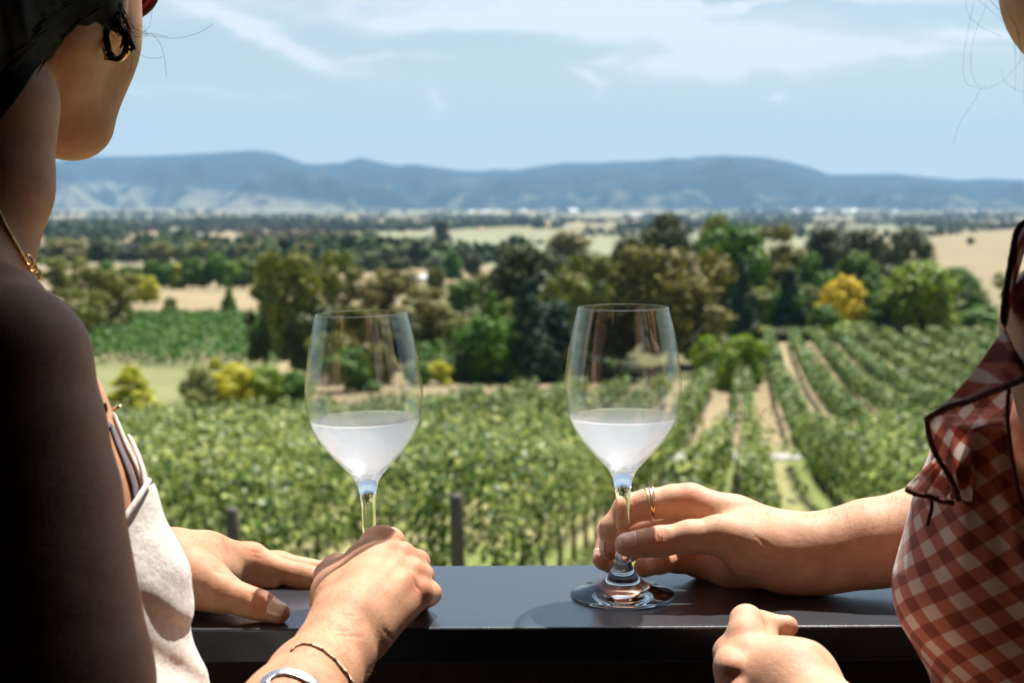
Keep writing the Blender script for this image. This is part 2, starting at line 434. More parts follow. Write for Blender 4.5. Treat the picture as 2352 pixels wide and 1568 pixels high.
ORD = ['first', 'second', 'third', 'fourth', 'fifth', 'sixth', 'seventh', 'eighth', 'ninth', 'tenth', 'eleventh', 'twelfth', 'thirteenth', 'fourteenth', 'fifteenth', 'sixteenth', 'seventeenth', 'eighteenth', 'nineteenth', 'twentieth']
def ordw(n):
    if n < 20: return ORD[n]
    tens = {2: 'twenty', 3: 'thirty', 4: 'forty', 5: 'fifty'}
    t, u = divmod(n + 1, 10)
    return (tens[t] + '-' + ORD[u - 1]) if u else tens[t][:-1] + 'ieth'
def span(x0, lo, hi, m=3.0):
    """part of the row lo..hi that lies inside the view (with a margin)"""
    ys = np.linspace(lo, hi, 200); X_ = x0 + .1665 * ys
    ok = (X_ > -.45 * ys - m) & (X_ < .45 * ys + m)
    if not ok.any(): return None
    return ys[ok][0], ys[ok][-1]
def far_edge(x0):      # the left block ends along a slanting edge
    pts = np.array([(-60, 58.5), (-25, 60), (-20, 65), (-16, 75), (-10, 83), (-4.4, 87), (-4.3, 92), (-.5, 101), (0.9, 104), (1.5, 146), (60, 148)])
    return float(np.interp(x0, pts[:, 0], pts[:, 1]))
def vine_row(x0, a, b_, near, label, group):
    base = (x0 + .1665 * a, a, float(zg(x0 + .1665 * a, a)))
    rg = np.random.default_rng(int(abs(x0) * 100) + (1 if near else 2) + (5000 if x0 < 0 else 0))
    root = empty('vine_row', base)
    tag(root, label, 'vine row', group)
    v, f = row_leaves(x0, a, b_, rg, near)
    o = mesh_np('foliage', v - np.array(base), f, VM if near else VM_far, root, smooth=False)
    global TRUNK
    t = a + .5
    while t < min(b_, 46 if near else 100 if x0 > 6 else 0):
        X_ = x0 + .1665 * t; g = float(zg(X_, t))
        if X_ > -.37 * t - .5 and X_ < .37 * t + .5:
            if TRUNK is None:
                TRUNK = tb.build('trunk', bark, None, True); q = TRUNK
            else:
                q = TRUNK.copy(); col.objects.link(q)
            q.parent = root; q.location = (X_ - base[0], t - base[1], g - base[2]); q.rotation_euler = (0, 0, rg.uniform(0, 6.28))
            q.scale = (1, 1, rg.uniform(.9, 1.1))
        t += 1.7 if near else 3.4
    return root
nleft, nright = 0, 0
for k in range(-28, 16):
    x0 = .96 + 1.2 + 2.4 * k
    hi = 51.0 if x0 > -9 else far_edge(x0)
    lo = 12.6 if k < 0 else 10.0
    s_ = span(x0, lo, 51.0)
    side = 'left' if k < 0 else 'right'; idx = -k - 1 if k < 0 else k
    if s_ and s_[1] - s_[0] > 1:
        vine_row(x0, s_[0], s_[1], True, f'near vine row before the road, {ordw(idx)} {side} of the mown grass alley', 'near vine rows below the balcony')
for k in range(-44, 40):
    x0 = .96 + 1.2 + 2.4 * k
    hi = far_edge(x0)
    s_ = span(x0, 57.5, hi)
    side = 'left' if k < 0 else 'right'; idx = -k - 1 if k < 0 else k
    if s_ and s_[1] - s_[0] > 1:
        vine_row(x0, s_[0], s_[1], False, f'far vine row beyond the road, {ordw(idx)} {side} of the straight dry alley', 'far vine rows beyond the gravel road')
# round timber posts standing proud of the near rows
def post(x, ytop, d, wpx, label, tilt=0.0):
    p = P(x, ytop, d); g = float(zg(p[0], d)); h = p[2] - g; r_ = px(wpx, d) / 2
    mb = MB(); rr = [r_ * 1.05, r_ * 1.02, r_ * .97, r_, r_ * .93, r_ * .72]
    hs_ = [-.2, h * .25, h * .55, h * .8, h - .015, h]
    mb.tube([(tilt * q + .006 * math.sin(q * 7), .004 * math.cos(q * 9), q) for q in hs_], rr, 16)
    o = mb.build('trellis_post', post_wood, None, True); o.location = (p[0], d, g)
    tag(o, label, 'post', 'timber posts at the ends of the vine rows'); return o
post(1050, 1135, 11.9, 35, 'weathered round timber post among vines, between the two glasses')
post(530, 1166, 12.0, 33, 'shorter dark timber post among vines, above the outstretched left hand', .01)

# ------------------------------------------------------------------ trees
TM = {
 'olive': leaf_mat('gum_leaves', (.045, .062, .009), (.145, .17, .024), (.34, .33, .06), .5, .18, .2),
 'brown': leaf_mat('brown_gum_leaves', (.055, .058, .012), (.155, .152, .030), (.33, .30, .07), .55, .18, .2),
 'dark': leaf_mat('dark_leaves', (.012, .022, .005), (.045, .064, .012), (.14, .15, .03), .5, .12, .2),
 'green': leaf_mat('green_leaves', (.014, .052, .006), (.060, .15, .013), (.19, .30, .03), .5, .2, .2),
 'bright': leaf_mat('bright_leaves', (.05, .11, .006), (.16, .26, .015), (.33, .41, .04), .5, .25, .2),
 'yellow': leaf_mat('yellow_flowers', (.36, .25, .006), (.68, .51, .018), (.85, .72, .07), .6, .2, .2),
 'lime': leaf_mat('lime_leaves', (.20, .23, .010), (.45, .45, .03), (.72, .66, .05), .5, .3, .2),
 'pale': leaf_mat('pale_leaves', (.07, .09, .02), (.20, .22, .06), (.38, .38, .13), .55, .25, .2),
 'conifer': leaf_mat('conifer_needles', (.010, .028, .014), (.022, .055, .028), (.06, .11, .05), .6, .1, .2),
 'grey': leaf_mat('grey_leaves', (.05, .075, .05), (.11, .15, .09), (.2, .24, .16), .55, .2, .2)}
tbark = simple('tree_bark', (.16, .13, .10), .9, 0, .4, 3, .3)
pbark = simple('pale_bark', (.42, .38, .32), .8, 0, .3, 3, .3)
def crown(kind_shape, rg, nlobes=16, per=190, leaf=.055):
    """unit crown: width 1 (-.5..+.5), height 1 (0..1)"""
    L = []
    if kind_shape == 'round':
        for i in range(nlobes):
            a = rg.uniform(0, 6.28); h = rg.uniform(.12, .92); r_ = rg.uniform(.05, .34) * math.sin(min(1, h * 1.15) * math.pi * .92) ** .5 if h < .95 else .05
            L.append((r_ * math.cos(a), r_ * math.sin(a), h, rg.uniform(.10, .22)))
        L.append((0, 0, .5, .33))
    elif kind_shape == 'dome':
        for i in range(nlobes + 6):
            a = rg.uniform(0, 6.28); e = rg.uniform(0, 1.5); r_ = .36
            L.append((r_ * math.cos(a) * math.cos(e), r_ * math.sin(a) * math.cos(e), .38 + .50 * math.sin(e) - .1 * math.cos(e), rg.uniform(.10, .15)))
        L.append((0, 0, .45, .38))
    elif kind_shape == 'gum':
        for i in range(nlobes):
            a = rg.uniform(0, 6.28); h = rg.uniform(.12, .93) ; r_ = rg.uniform(.04, .42) * (1.1 - .5 * abs(h - .6))
            L.append((r_ * math.cos(a), r_ * math.sin(a), h, rg.uniform(.07, .15)))
    elif kind_shape == 'cone':
        for i in range(nlobes + 14):
            h = rg.uniform(.03, .97) ** 1.1; r_ = .40 * (1 - h) ** .85 * rg.uniform(.5, 1.0); a = rg.uniform(0, 6.28)
            L.append((r_ * math.cos(a), r_ * math.sin(a), h, .05 + .11 * (1 - h)))
    elif kind_shape == 'column':
        for i in range(nlobes + 8):
            h = rg.uniform(.03, .97); r_ = .22 * math.sin(max(.12, 1 - h) ** .5 * 1.5); a = rg.uniform(0, 6.28)
            L.append((r_ * math.cos(a), r_ * math.sin(a), h, .05 + .10 * (1 - h) + .08))
    elif kind_shape == 'bush':
        for i in range(nlobes):
            a = rg.uniform(0, 6.28); r_ = rg.uniform(0, .36); h = rg.uniform(.15, .8) * (1.05 - r_)
            L.append((r_ * math.cos(a), r_ * math.sin(a), h, rg.uniform(.13, .24)))
    Cs, Ss, Ns = [], [], []
    for (x, y, z, r_) in L:
        n = int(per * (r_ / .15) ** 1.6) + 10
        d = rg.normal(size=(n, 3)); d /= np.linalg.norm(d, axis=1)[:, None]
        rad = r_ * (rg.uniform(.25, 1.0, n) ** .45) * (1 + .35 * np.sin(d[:, 0] * 5 + x * 40) * np.sin(d[:, 2] * 6 + y * 31))
        p = np.stack([x + d[:, 0] * rad, y + d[:, 1] * rad, z + d[:, 2] * rad * (.8 if kind_shape != 'column' else 1.4)], 1)
        Cs.append(p); Ss.append(rg.uniform(.6, 1.35, n) * leaf); Ns.append(d + np.array([0, 0, .35]) + rg.normal(size=(n, 3)) * .45)
    C_, S_, N_ = np.concatenate(Cs), np.concatenate(Ss), np.concatenate(Ns)
    v, f = leaf_quads(C_, S_, N_, rg, .8, .05)
    e = np.quantile(np.hypot(v[:, 0], v[:, 1]), .97); v[:, :2] *= .52 / e
    z0, z1 = np.quantile(v[:, 2], .004), np.quantile(v[:, 2], .996); v[:, 2] = (v[:, 2] - z0) / (z1 - z0)
    L = [(a * .52 / e, b_ * .52 / e, (c_ - z0) / (z1 - z0), d_) for a, b_, c_, d_ in L]
    return v, f, L
_proto = {}
def proto(shape, var, nl, per, leaf):
    key = (shape, var)
    if key not in _proto:
        rg = np.random.default_rng(hash(shape) % 1 + var * 17 + len(shape) * 101)
        _proto[key] = crown(shape, rg, nl, per, leaf)
    return _proto[key]
_mesh = {}
SH = {'round': (24, 300, .055), 'gum': (44, 260, .045), 'dome': (26, 260, .042), 'cone': (34, 230, .05), 'column': (22, 200, .07), 'bush': (18, 260, .065)}
def tree(x, yb, yt, wpx, shape, mat, label, name='tree', group=None, var=0, trunk=.22, d=None, cat='tree', bk=None, lift=None):
    g = hit(x, yb) if d is None else None
    if d is not None:
        r_ = ray(x, yb); g = np.array([r_[0] / r_[1] * d, d, 0]); g[2] = zg(g[0], g[1])
    D0 = g[1]; top = P(x, yt, D0)[2]; H = top - g[2]; W = px(wpx, D0)
    if lift is None: lift = {'gum': .12, 'round': .10, 'dome': .12, 'cone': .02, 'column': .02, 'bush': 0}[shape]
    key = (shape, var, mat)
    root = empty(name, tuple(g), random.uniform(0, 6.28)); tag(root, label, cat, group)
    if key not in _mesh:
        v, f, L = proto(shape, var, *SH[shape])
        o = mesh_np('crown', v, f, TM[mat], root, smooth=False); _mesh[key] = o.data
    else:
        o = bpy.data.objects.new('crown', _mesh[key]); col.objects.link(o); o.parent = root
    o.location = (0, 0, H * lift); o.scale = (W * 1.0, W * 1.0, H * (1 - lift) * .97)
    if shape in ('gum', 'round', 'dome', 'cone', 'column') :
        tkey = ('t', shape, var, bk)
        if tkey not in _mesh:
            _, _, L = proto(shape, var, *SH[shape])
            mb = MB(); mb.tube([(0, 0, -.03), (.01, 0, .2), (-.008, .01, .45), (.01, -.01, .8)], [.032, .025, .018, .006], 8)
            if shape != 'cone':
                for (lx, ly, lz, lr) in L[:9]:
                    zz = lift + (1 - lift) * lz; h0 = max(.15, zz - .3)
                    mb.tube([(0, 0, h0), (lx * .5, ly * .5, (h0 + zz) / 2 - .02), (lx, ly, zz)], [.014, .010, .004], 6)
            q = mb.build('trunk', bk or tbark, root, True); _mesh[tkey] = q.data
        else:
            q = bpy.data.objects.new('trunk', _mesh[tkey]); col.objects.link(q); q.parent = root
        q.scale = (W * .9, W * .9, H)
    return root
G1, G2, G3 = 'trees between the vineyard and the valley', 'green trees in a row behind the tan paddock', 'shrubs at the edge of the vineyard'
# left side
for (x, yb, yt, w_, sh, mt, lb, var) in [
    (150, 700, 588, 130, 'gum', 'olive', 'olive gum tree nearest the shoulder of the woman on the left', 0),
    (235, 780, 610, 130, 'gum', 'olive', 'loose olive gum tree with drooping sprays beside the green vine block', 1),
    (190, 800, 660, 120, 'gum', 'olive', 'low olive gum tree partly behind the left woman\'s upper arm', 2),
    (285, 730, 625, 100, 'gum', 'olive', 'small olive gum tree at the left end of the tan paddock', 0),
    (335, 700, 632, 62, 'round', 'lime', 'yellowish round tree at the left end of the tan paddock', 1),
    (680, 862, 572, 190, 'gum', 'olive', 'tall leaning olive gum tree left of the left wine glass', 3),
    (765, 800, 572, 110, 'gum', 'olive', 'right-hand olive gum tree of the pair rising above the left glass', 4),
    (610, 850, 640, 110, 'gum', 'dark', 'dark lower gum tree at the foot of the tall olive gum', 1),
    (720, 868, 700, 130, 'round', 'dark', 'dark rounded tree seen left of the left wine glass bowl', 2),
    (880, 800, 612, 150, 'gum', 'brown', 'brownish gum tree just right of the left glass rim', 5),
    (975, 820, 655, 140, 'gum', 'brown', 'lower brownish gum tree between the glasses, nearer the left glass', 2),
    (527, 724, 655, 44, 'cone', 'green', 'small bright green conical tree standing alone on the tan paddock', 0),
    (340, 738, 712, 62, 'bush', 'dark', 'dark low shrub at the left of the tan paddock edge', 0),
    (475, 739, 710, 75, 'bush', 'pale', 'pale spreading shrub beside the lone conical tree', 1),
    (400, 739, 682, 58, 'bush', 'pale', 'taller pale yellowish shrub between two low shrubs', 2),
    (510, 735, 715, 50, 'bush', 'dark', 'dark low shrub under the lone conical tree', 0),
    (302, 958, 838, 135, 'cone', 'lime', 'bright yellow-green conical shrub beside the left woman\'s necklace pendant', 1),
    (450, 942, 842, 95, 'bush', 'pale', 'pale green shrub in the middle of the pale grass', 2),
    (545, 938, 838, 120, 'bush', 'lime', 'yellow and green shrub left of the left wine glass', 0),
    (612, 935, 842, 100, 'bush', 'bright', 'green shrub with yellow tips left of the left wine glass', 1),
    (497, 850, 822, 36, 'bush', 'lime', 'little yellow-topped shrub in front of the green vine block', 2),
    (680, 930, 850, 90, 'bush', 'green', 'dark green shrub just left of the left glass bowl', 1),
    (1008, 884, 830, 62, 'bush', 'lime', 'yellow-orange shrub between the glasses', 1),
    (960, 885, 832, 60, 'bush', 'green', 'green shrub right of the left glass bowl', 0)]:
    cat = 'shrub' if sh == 'bush' or 'shrub' in lb else 'tree'
    tree(x, yb, yt, w_, sh, mt, lb, 'shrub' if cat == 'shrub' else 'gum_tree' if sh == 'gum' else 'tree', G3 if cat == 'shrub' else G1, var, cat=cat)
for i, (x, yt, w_, mt, sh) in enumerate([(300, 610, 55, 'green', 'round'), (345, 598, 55, 'green', 'round'), (382, 604, 44, 'green', 'round'), (408, 606, 40, 'lime', 'column'), (440, 592, 60, 'green', 'round'), (470, 604, 44, 'green', 'round'), (500, 580, 62, 'green', 'round'), (532, 600, 52, 'bright', 'round'), (560, 592, 60, 'green', 'round'), (590, 600, 50, 'brown', 'round'), (250, 600, 70, 'green', 'round')]):
    tree(x, 664, yt, w_, sh, mt, f'{"lime" if mt == "lime" else "brown" if mt == "brown" else "green"} tree, {ordw(i)} listed of the row behind the tan paddock' if False else
         ['green tree of the paddock row, right of the yellowish gum', 'green tree of the paddock row, left of the dense group', 'narrow green tree of the paddock row beside the lime one', 'narrow lime tree in the green row behind the paddock', 'broad green tree just right of the narrow lime tree', 'low green tree behind the middle of the tan paddock', 'tallest green tree of the row, above the lone conical tree', 'brighter green tree right of the tallest of the row', 'green tree of the paddock row touching the tall gum', 'brownish tree at the right end of the paddock row', 'green tree at the left end of the paddock row'][i],
         'tree', G2, i % 3)
for (x, yb, yt, w_, sh, mt, lb, var) in [(835, 860, 700, 110, 'gum', 'brown', 'brown gum tree seen through the left glass bowl', 1), (905, 850, 720, 110, 'round', 'dark', 'dark tree touching the right side of the left glass', 0), (800, 900, 800, 120, 'bush', 'green', 'green shrub seen through the left glass', 1), (880, 880, 790, 100, 'bush', 'olive', 'olive shrub seen through the right side of the left glass', 2), (760, 880, 760, 110, 'gum', 'olive', 'olive gum sapling at the left edge of the left glass', 4)]:
    cat = 'shrub' if sh == 'bush' else 'tree'; tree(x, yb, yt, w_, sh, mt, lb, 'shrub' if cat == 'shrub' else 'gum_tree' if sh == 'gum' else 'tree', G3 if cat == 'shrub' else G1, var, cat=cat)
# centre and right
for (x, yb, yt, w_, sh, mt, lb, var) in [
    (1065, 725, 640, 75, 'round', 'green', 'small green tree above the gap between the glasses', 2),
    (1130, 878, 668, 120, 'cone', 'green', 'bright-topped tall conifer between the glasses', 2),
    (1120, 878, 720, 120, 'round', 'green', 'dense dark green tree at the vineyard corner between the glasses', 0),
    (1210, 878, 640, 130, 'cone', 'conifer', 'dark tall conifer left of the right glass', 3),
    (1260, 872, 690, 120, 'round', 'conifer', 'dark rounded conifer touching the right glass on its left', 1),
    (1180, 800, 560, 175, 'round', 'dark', 'large dark olive tree standing over the conifers between the glasses', 1),
    (1275, 700, 582, 80, 'round', 'dark', 'narrow dark olive tree left of the right glass rim', 0),
    (1310, 640, 530, 110, 'round', 'brown', 'hazy brown tree far behind the right glass', 2),
    (1345, 850, 580, 150, 'gum', 'olive', 'yellow-olive gum tree directly behind the right glass rim', 0),
    (1300, 840, 640, 110, 'gum', 'olive', 'lower olive gum tree at the left side of the right glass', 4),
    (1440, 760, 540, 130, 'dome', 'dark', 'dark olive domed tree above the right glass', 0),
    (1520, 760, 487, 165, 'dome', 'dark', 'tallest dark olive tree standing highest above the right glass', 1),
    (1540, 850, 560, 260, 'gum', 'brown', 'broad brown-olive gum tree with bare pale limbs right of the right glass', 3),
    (1430, 840, 600, 150, 'gum', 'brown', 'brown-olive gum tree behind the right glass bowl', 1),
    (1600, 840, 640, 170, 'gum', 'brown', 'lower brown-olive gum tree over the yellow-green shrubs', 5),
    (1650, 700, 492, 110, 'round', 'olive', 'olive tree right of the tallest dark tree', 1),
    (1690, 760, 515, 150, 'round', 'green', 'mid green leafy tree in the middle of the grove', 0),
    (1765, 740, 512, 150, 'gum', 'brown', 'rust brown gum tree in the middle of the grove', 2),
    (1770, 745, 600, 120, 'gum', 'brown', 'smaller rust brown gum tree behind the dark conifers', 0),
    (1705, 778, 598, 80, 'cone', 'conifer', 'dark pointed conifer left of the pair behind the vine rows', 0),
    (1812, 778, 612, 84, 'cone', 'conifer', 'dark pointed conifer right of the pair behind the vine rows', 1),
    (1862, 745, 578, 100, 'dome', 'green', 'dark green domed tree left of the one above the wattle', 2),
    (1965, 745, 576, 140, 'dome', 'green', 'green domed tree rising above the yellow wattle', 0),
    (1900, 660, 518, 110, 'round', 'dark', 'dark olive tree, left of three at the edge of the bare slope', 1),
    (1985, 665, 524, 120, 'round', 'dark', 'dark olive tree, middle of three at the edge of the bare slope', 0),
    (2085, 680, 522, 130, 'dome', 'dark', 'dark olive tree, right of three at the edge of the bare slope', 1),
    (1938, 772, 632, 134, 'dome', 'yellow', 'golden yellow wattle in full flower behind the vine rows', 2),
    (1855, 755, 655, 60, 'round', 'pale', 'pale yellow thin wattle at the left of the golden one', 0),
    (2010, 775, 672, 80, 'round', 'green', 'green round tree right of the golden wattle', 1),
    (2115, 780, 600, 165, 'round', 'bright', 'bright green broad tree left of the dark pair', 0),
    (2135, 780, 655, 120, 'cone', 'green', 'dark green conical tree in front of the bright green one', 1),
    (2195, 745, 612, 140, 'dome', 'green', 'dark green domed tree below the bare slope', 0),
    (2255, 772, 700, 110, 'bush', 'green', 'green shrub near the shoulder strap of the right woman', 1),
    (2325, 705, 622, 90, 'gum', 'olive', 'olive gum tree next to the right woman\'s strap', 1),
    (2195, 772, 735, 34, 'bush', 'lime', 'small yellow shrub under the dark domed tree', 2),
    (1950, 782, 738, 150, 'bush', 'bright', 'low spreading green shrub under the golden wattle', 0),
    (1890, 780, 700, 80, 'bush', 'green', 'dark green shrub left below the golden wattle', 1),
    (1763, 781, 750, 42, 'round', 'lime', 'tiny clipped yellow-green tree at the end of the vine rows', 0),
    (1625, 886, 772, 84, 'bush', 'bright', 'dark-footed green shrub between vines, nearer the right glass', 1),
    (1700, 895, 768, 122, 'bush', 'bright', 'large yellow-green shrub at the head of the dry alley', 0),
    (1660, 890, 800, 90, 'bush', 'green', 'dense green shrub between the two bushes by the right glass', 2)]:
    cat = 'shrub' if 'shrub' in lb else 'tree'
    tree(x, yb, yt, w_, sh, mt, lb, 'shrub' if cat == 'shrub' else 'gum_tree' if sh == 'gum' else 'tree', G3 if cat == 'shrub' else G1, var, cat=cat, bk=pbark if 'pale limbs' in lb else None)
# the rest of the grove, filling between the trees above
rgf = np.random.default_rng(31)
for i in range(64):
    x = rgf.uniform(1050, 2330); t = rgf.uniform(0, 1)
    if x > 2120: continue
    top0 = np.interp(x, [1050, 1200, 1450, 1550, 1700, 1850, 2100, 2330], [640, 600, 590, 575, 590, 600, 610, 640])
    yb = np.interp(t, [0, 1], [700, 800 if x > 1560 else 860]); yb = min(yb, 776 if x > 1720 else 872); yt = top0 + (yb - 700) * .62 + rgf.uniform(-8, 26)
    if 1850 < x < 2040 and yb > 745: continue
    mt = ['dark', 'brown', 'olive', 'green', 'olive'][int(rgf.integers(0, 5))] if x < 1800 else ['green', 'dark', 'green', 'olive', 'bright'][int(rgf.integers(0, 5))]
    tree(x, yb, min(yt, yb - 50), rgf.uniform(60, 110), 'round', mt, 'leafy tree filling the dense grove behind the vine rows', 'tree', 'trees filling the grove', int(rgf.integers(0, 3)))
for i in range(26):
    x = rgf.uniform(1560, 2340); tree(x, 783 + rgf.uniform(-5, 2), 783 - rgf.uniform(26, 46), rgf.uniform(40, 80), 'bush', ['green', 'dark', 'grey'][i % 3], 'low shrub of the thicket along the far gravel track', 'shrub', 'shrubs along the gravel track', i % 3, cat='shrub')
for i in range(16):
    x = rgf.uniform(1040, 1560); tree(x, 880 - rgf.uniform(0, 8), 880 - rgf.uniform(50, 90), rgf.uniform(50, 90), 'bush', ['conifer', 'dark', 'green'][i % 3], 'dark undergrowth shrub behind the wine glasses at the vineyard edge', 'shrub', 'undergrowth at the vineyard edge', i % 3, cat='shrub')
# poplars and small paddock trees in the middle distance
for i, x in enumerate([757, 772, 787, 802, 817, 832, 847, 860]):
    tree(x, 618, 540 + (i * 7) % 13 + abs(i - 3) * 3, 19, 'column', 'conifer', 'dark narrow poplar of the tight row behind the left glass', 'poplar', 'tight row of dark poplars', i % 3, cat='tree')
for i, x in enumerate([895, 912, 928, 945, 972, 1003, 1036]):
    tree(x, 566, 540 + (i * 5) % 9, 9, 'column', 'dark', 'thin dark tree of the broken line on the pale field', 'poplar', 'line of thin trees on the pale field', i % 3, cat='tree')
for (x, yb, yt, w_, mt, lb) in [(915, 628, 592, 60, 'dark', 'round dark tree at the near edge of the pale field'), (1005, 645, 585, 50, 'grey', 'grey-green tree beside the small white shed'), (1042, 650, 575, 46, 'green', 'green tree right of the small white shed'), (1000, 690, 612, 40, 'brown', 'small brown tree on the bare slope between the glasses'),
                           (1085, 640, 580, 50, 'dark', 'small dark tree at the left of the big dark olive tree'), (700, 610, 556, 70, 'brown', 'hazy brown tree above the tall left gum'), (640, 606, 556, 60, 'brown', 'hazy brown tree left above the tall left gum'), (560, 600, 560, 50, 'brown', 'hazy low brown tree over the green row'), (1015, 560, 503, 34, 'dark', 'dark tall far tree above the middle of the pale field'), (520, 605, 556, 56, 'dark', 'hazy dark tree above the tallest of the green row'),
                           (450, 605, 552, 60, 'brown', 'hazy brown tree above the narrow lime tree'), (370, 610, 556, 64, 'brown', 'hazy brown tree behind the left of the green row'), (300, 606, 556, 70, 'grey', 'hazy grey-green tree behind the yellowish gum'), (230, 606, 548, 64, 'dark', 'hazy dark tree behind the left gum trees'), (150, 612, 546, 90, 'brown', 'hazy brown tree beside the left woman\'s neck'), (2230, 562, 545, 18, 'dark', 'lone small tree on the bare right slope')]:
    tree(x, yb, yt, w_, 'round', mt, lb, 'tree', 'scattered trees of the middle distance', len(lb) % 3, cat='tree')

BLOCK = leaf_mat('block_vine_leaves', (.014, .052, .005), (.050, .125, .010), (.12, .21, .025), .5, .2, .15)
# the green vine block across the little valley (reads as one mass)
def mass_rows(name, poly, step, hgt, mat, label, size=.42, dens=3.4):
    Cs = []
    rg = np.random.default_rng(len(name))
    A0, A1, B0, B1 = [hit(*p) for p in poly]         # near-left, near-right, far-left, far-right
    n = int(np.linalg.norm(A0 - B0) / step)
    for i in range(n):
        t = i / (n - 1); p0 = A0 + (B0 - A0) * t; p1 = A1 + (B1 - A1) * t
        L = np.linalg.norm(p1 - p0); m_ = int(L * dens * 6)
        s_ = rg.random(m_); p = p0[None] + (p1 - p0)[None] * s_[:, None]
        z = zg(p[:, 0], p[:, 1]) + rg.uniform(.3, hgt, m_) * (.8 + .4 * fbm(s_ * 40, s_ * 0 + i, 2, 3))
        Cs.append(np.stack([p[:, 0], p[:, 1] + rg.normal(size=m_) * .35, z], 1))
    C_ = np.concatenate(Cs); nn = rg.normal(size=C_.shape) * .6 + np.array([0, -.3, .9])
    v, f = leaf_quads(C_, rg.uniform(.7, 1.3, len(C_)) * size, nn, rg)
    o = mesh_np(name, v, f, mat, None, smooth=False); tag(o, label, kind='stuff'); return o
mass_rows('vine_block', [(150, 842), (640, 846), (180, 744), (640, 742)], 2.6, 1.9, BLOCK, 'dense green vine block seen across the little valley on the left')
mass_rows('vine_block', [(940, 838), (1090, 842), (960, 768), (1090, 768)], 2.6, 1.9, BLOCK, 'green vines behind the gap between the glasses')

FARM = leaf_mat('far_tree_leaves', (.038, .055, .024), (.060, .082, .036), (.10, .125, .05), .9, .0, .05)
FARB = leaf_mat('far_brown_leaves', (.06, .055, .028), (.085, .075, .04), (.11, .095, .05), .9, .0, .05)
# far woodland: distant belts of trees too many to count
def woodland(name, label, spots, mat):
    rg = np.random.default_rng(len(spots) + 3); Cs, Ss, Ns = [], [], []
    for (x, y, w_, h_) in spots:
        n = int(np.clip(16 * w_ / 8, 12, 34)); d = rg.normal(size=(n, 3)); d /= np.linalg.norm(d, axis=1)[:, None]; d[:, 2] = np.abs(d[:, 2]) * 1.0
        g = float(zg(x, y)); r_ = rg.uniform(.4, 1, n)
        Cs.append(np.stack([x + d[:, 0] * w_ * .5 * r_, y + d[:, 1] * w_ * .5 * r_, g + h_ * (.12 + .85 * d[:, 2] * r_)], 1))
        Ss.append(np.full(n, .42 * max(w_, h_ * .7)) * rg.uniform(.6, 1.1, n)); Ns.append(d + rg.normal(size=(n, 3)) * .4)
    v, f = leaf_quads(np.concatenate(Cs), np.concatenate(Ss), np.concatenate(Ns), rg)
    o = mesh_np(name, v, f, mat, None, smooth=False); tag(o, label, kind='stuff'); return o
rg = np.random.default_rng(77)
def scatter(n, y0, y1, az0, az1, thr, seed, sx, sy):
    out = []
    while len(out) < n:
        yy = math.exp(rg.uniform(math.log(y0), math.log(y1))); a = rg.uniform(az0, az1); xx = a * yy
        if float(fbm(np.array([xx / sx + 50]), np.array([yy / sy + 3]), 3, seed)[0]) < thr: continue
        out.append((xx, yy, rg.uniform(7, 17), rg.uniform(6, 14)))
    return out
def fbmv(xs, ys, seed): return fbm(xs, ys, 3, seed)
def scatter_np(n, y0, y1, az0, az1, thr, seed, sx, sy, big=1.0):
    yy = np.exp(rg.uniform(math.log(y0), math.log(y1), n * 6)); xx = rg.uniform(az0, az1, n * 6) * yy
    ok = fbm(xx / sx + 50, yy / sy + 3, 3, seed) > thr
    ux, uy = project(xx, yy, zg(xx, yy))
    ok &= ~((ux > 860) & (ux < 1480) & (uy > 536) & (uy < 600)); ok &= ~((ux > 1900) & (ux < 2420) & (yy < 1300))
    xx, yy = xx[ok][:n], yy[ok][:n]
    return [(a, b_, w_ * big, h_ * big) for a, b_, w_, h_ in zip(xx, yy, rg.uniform(8, 18, len(xx)), rg.uniform(6, 13, len(xx)))]
woodland('woodland', 'olive woodland across the near valley floor on the left', scatter_np(380, 430, 1250, -.75, .02, .52, 4, 70, 150), FARM)
woodland('woodland', 'brownish trees dotted through the valley fields', scatter_np(1100, 900, 3400, -.7, .7, .55, 9, 160, 300), FARB)
woodland('woodland', 'blue-green belts of trees in the hazy valley', scatter_np(2600, 1300, 7600, -.75, .75, .56, 12, 260, 520, 1.5), FARM)
rgs = np.random.default_rng(91)
for i in range(34):
    x = rgs.uniform(-900, -70) if i % 2 else rgs.uniform(2440, 3300); yb = rgs.uniform(690, 850) if i % 2 else rgs.uniform(690, 770)
    tree(x, yb, yb - rgs.uniform(110, 200), rgs.uniform(120, 200), ['round', 'gum', 'dome'][i % 3], ['olive', 'green', 'dark', 'brown'][i % 4], 'tree of the belt running on past the sides of the view', 'tree', 'trees past the sides of the view', i % 3)
# hedge lines of the far fields
hl = []
for k in range(26):
    y0 = math.exp(rg.uniform(math.log(1300), math.log(6500))); a0 = rg.uniform(-.36, .3); L = rg.uniform(.05, .16)
    for q in np.linspace(0, 1, int(L * y0 / 11)):
        hl.append(((a0 + L * q) * y0, y0 * (1 + .03 * q) + rg.normal() * 6, rg.uniform(10, 17), rg.uniform(8, 15)))
woodland('hedgerow', 'thin dark lines of trees between far fields', hl, FARM)

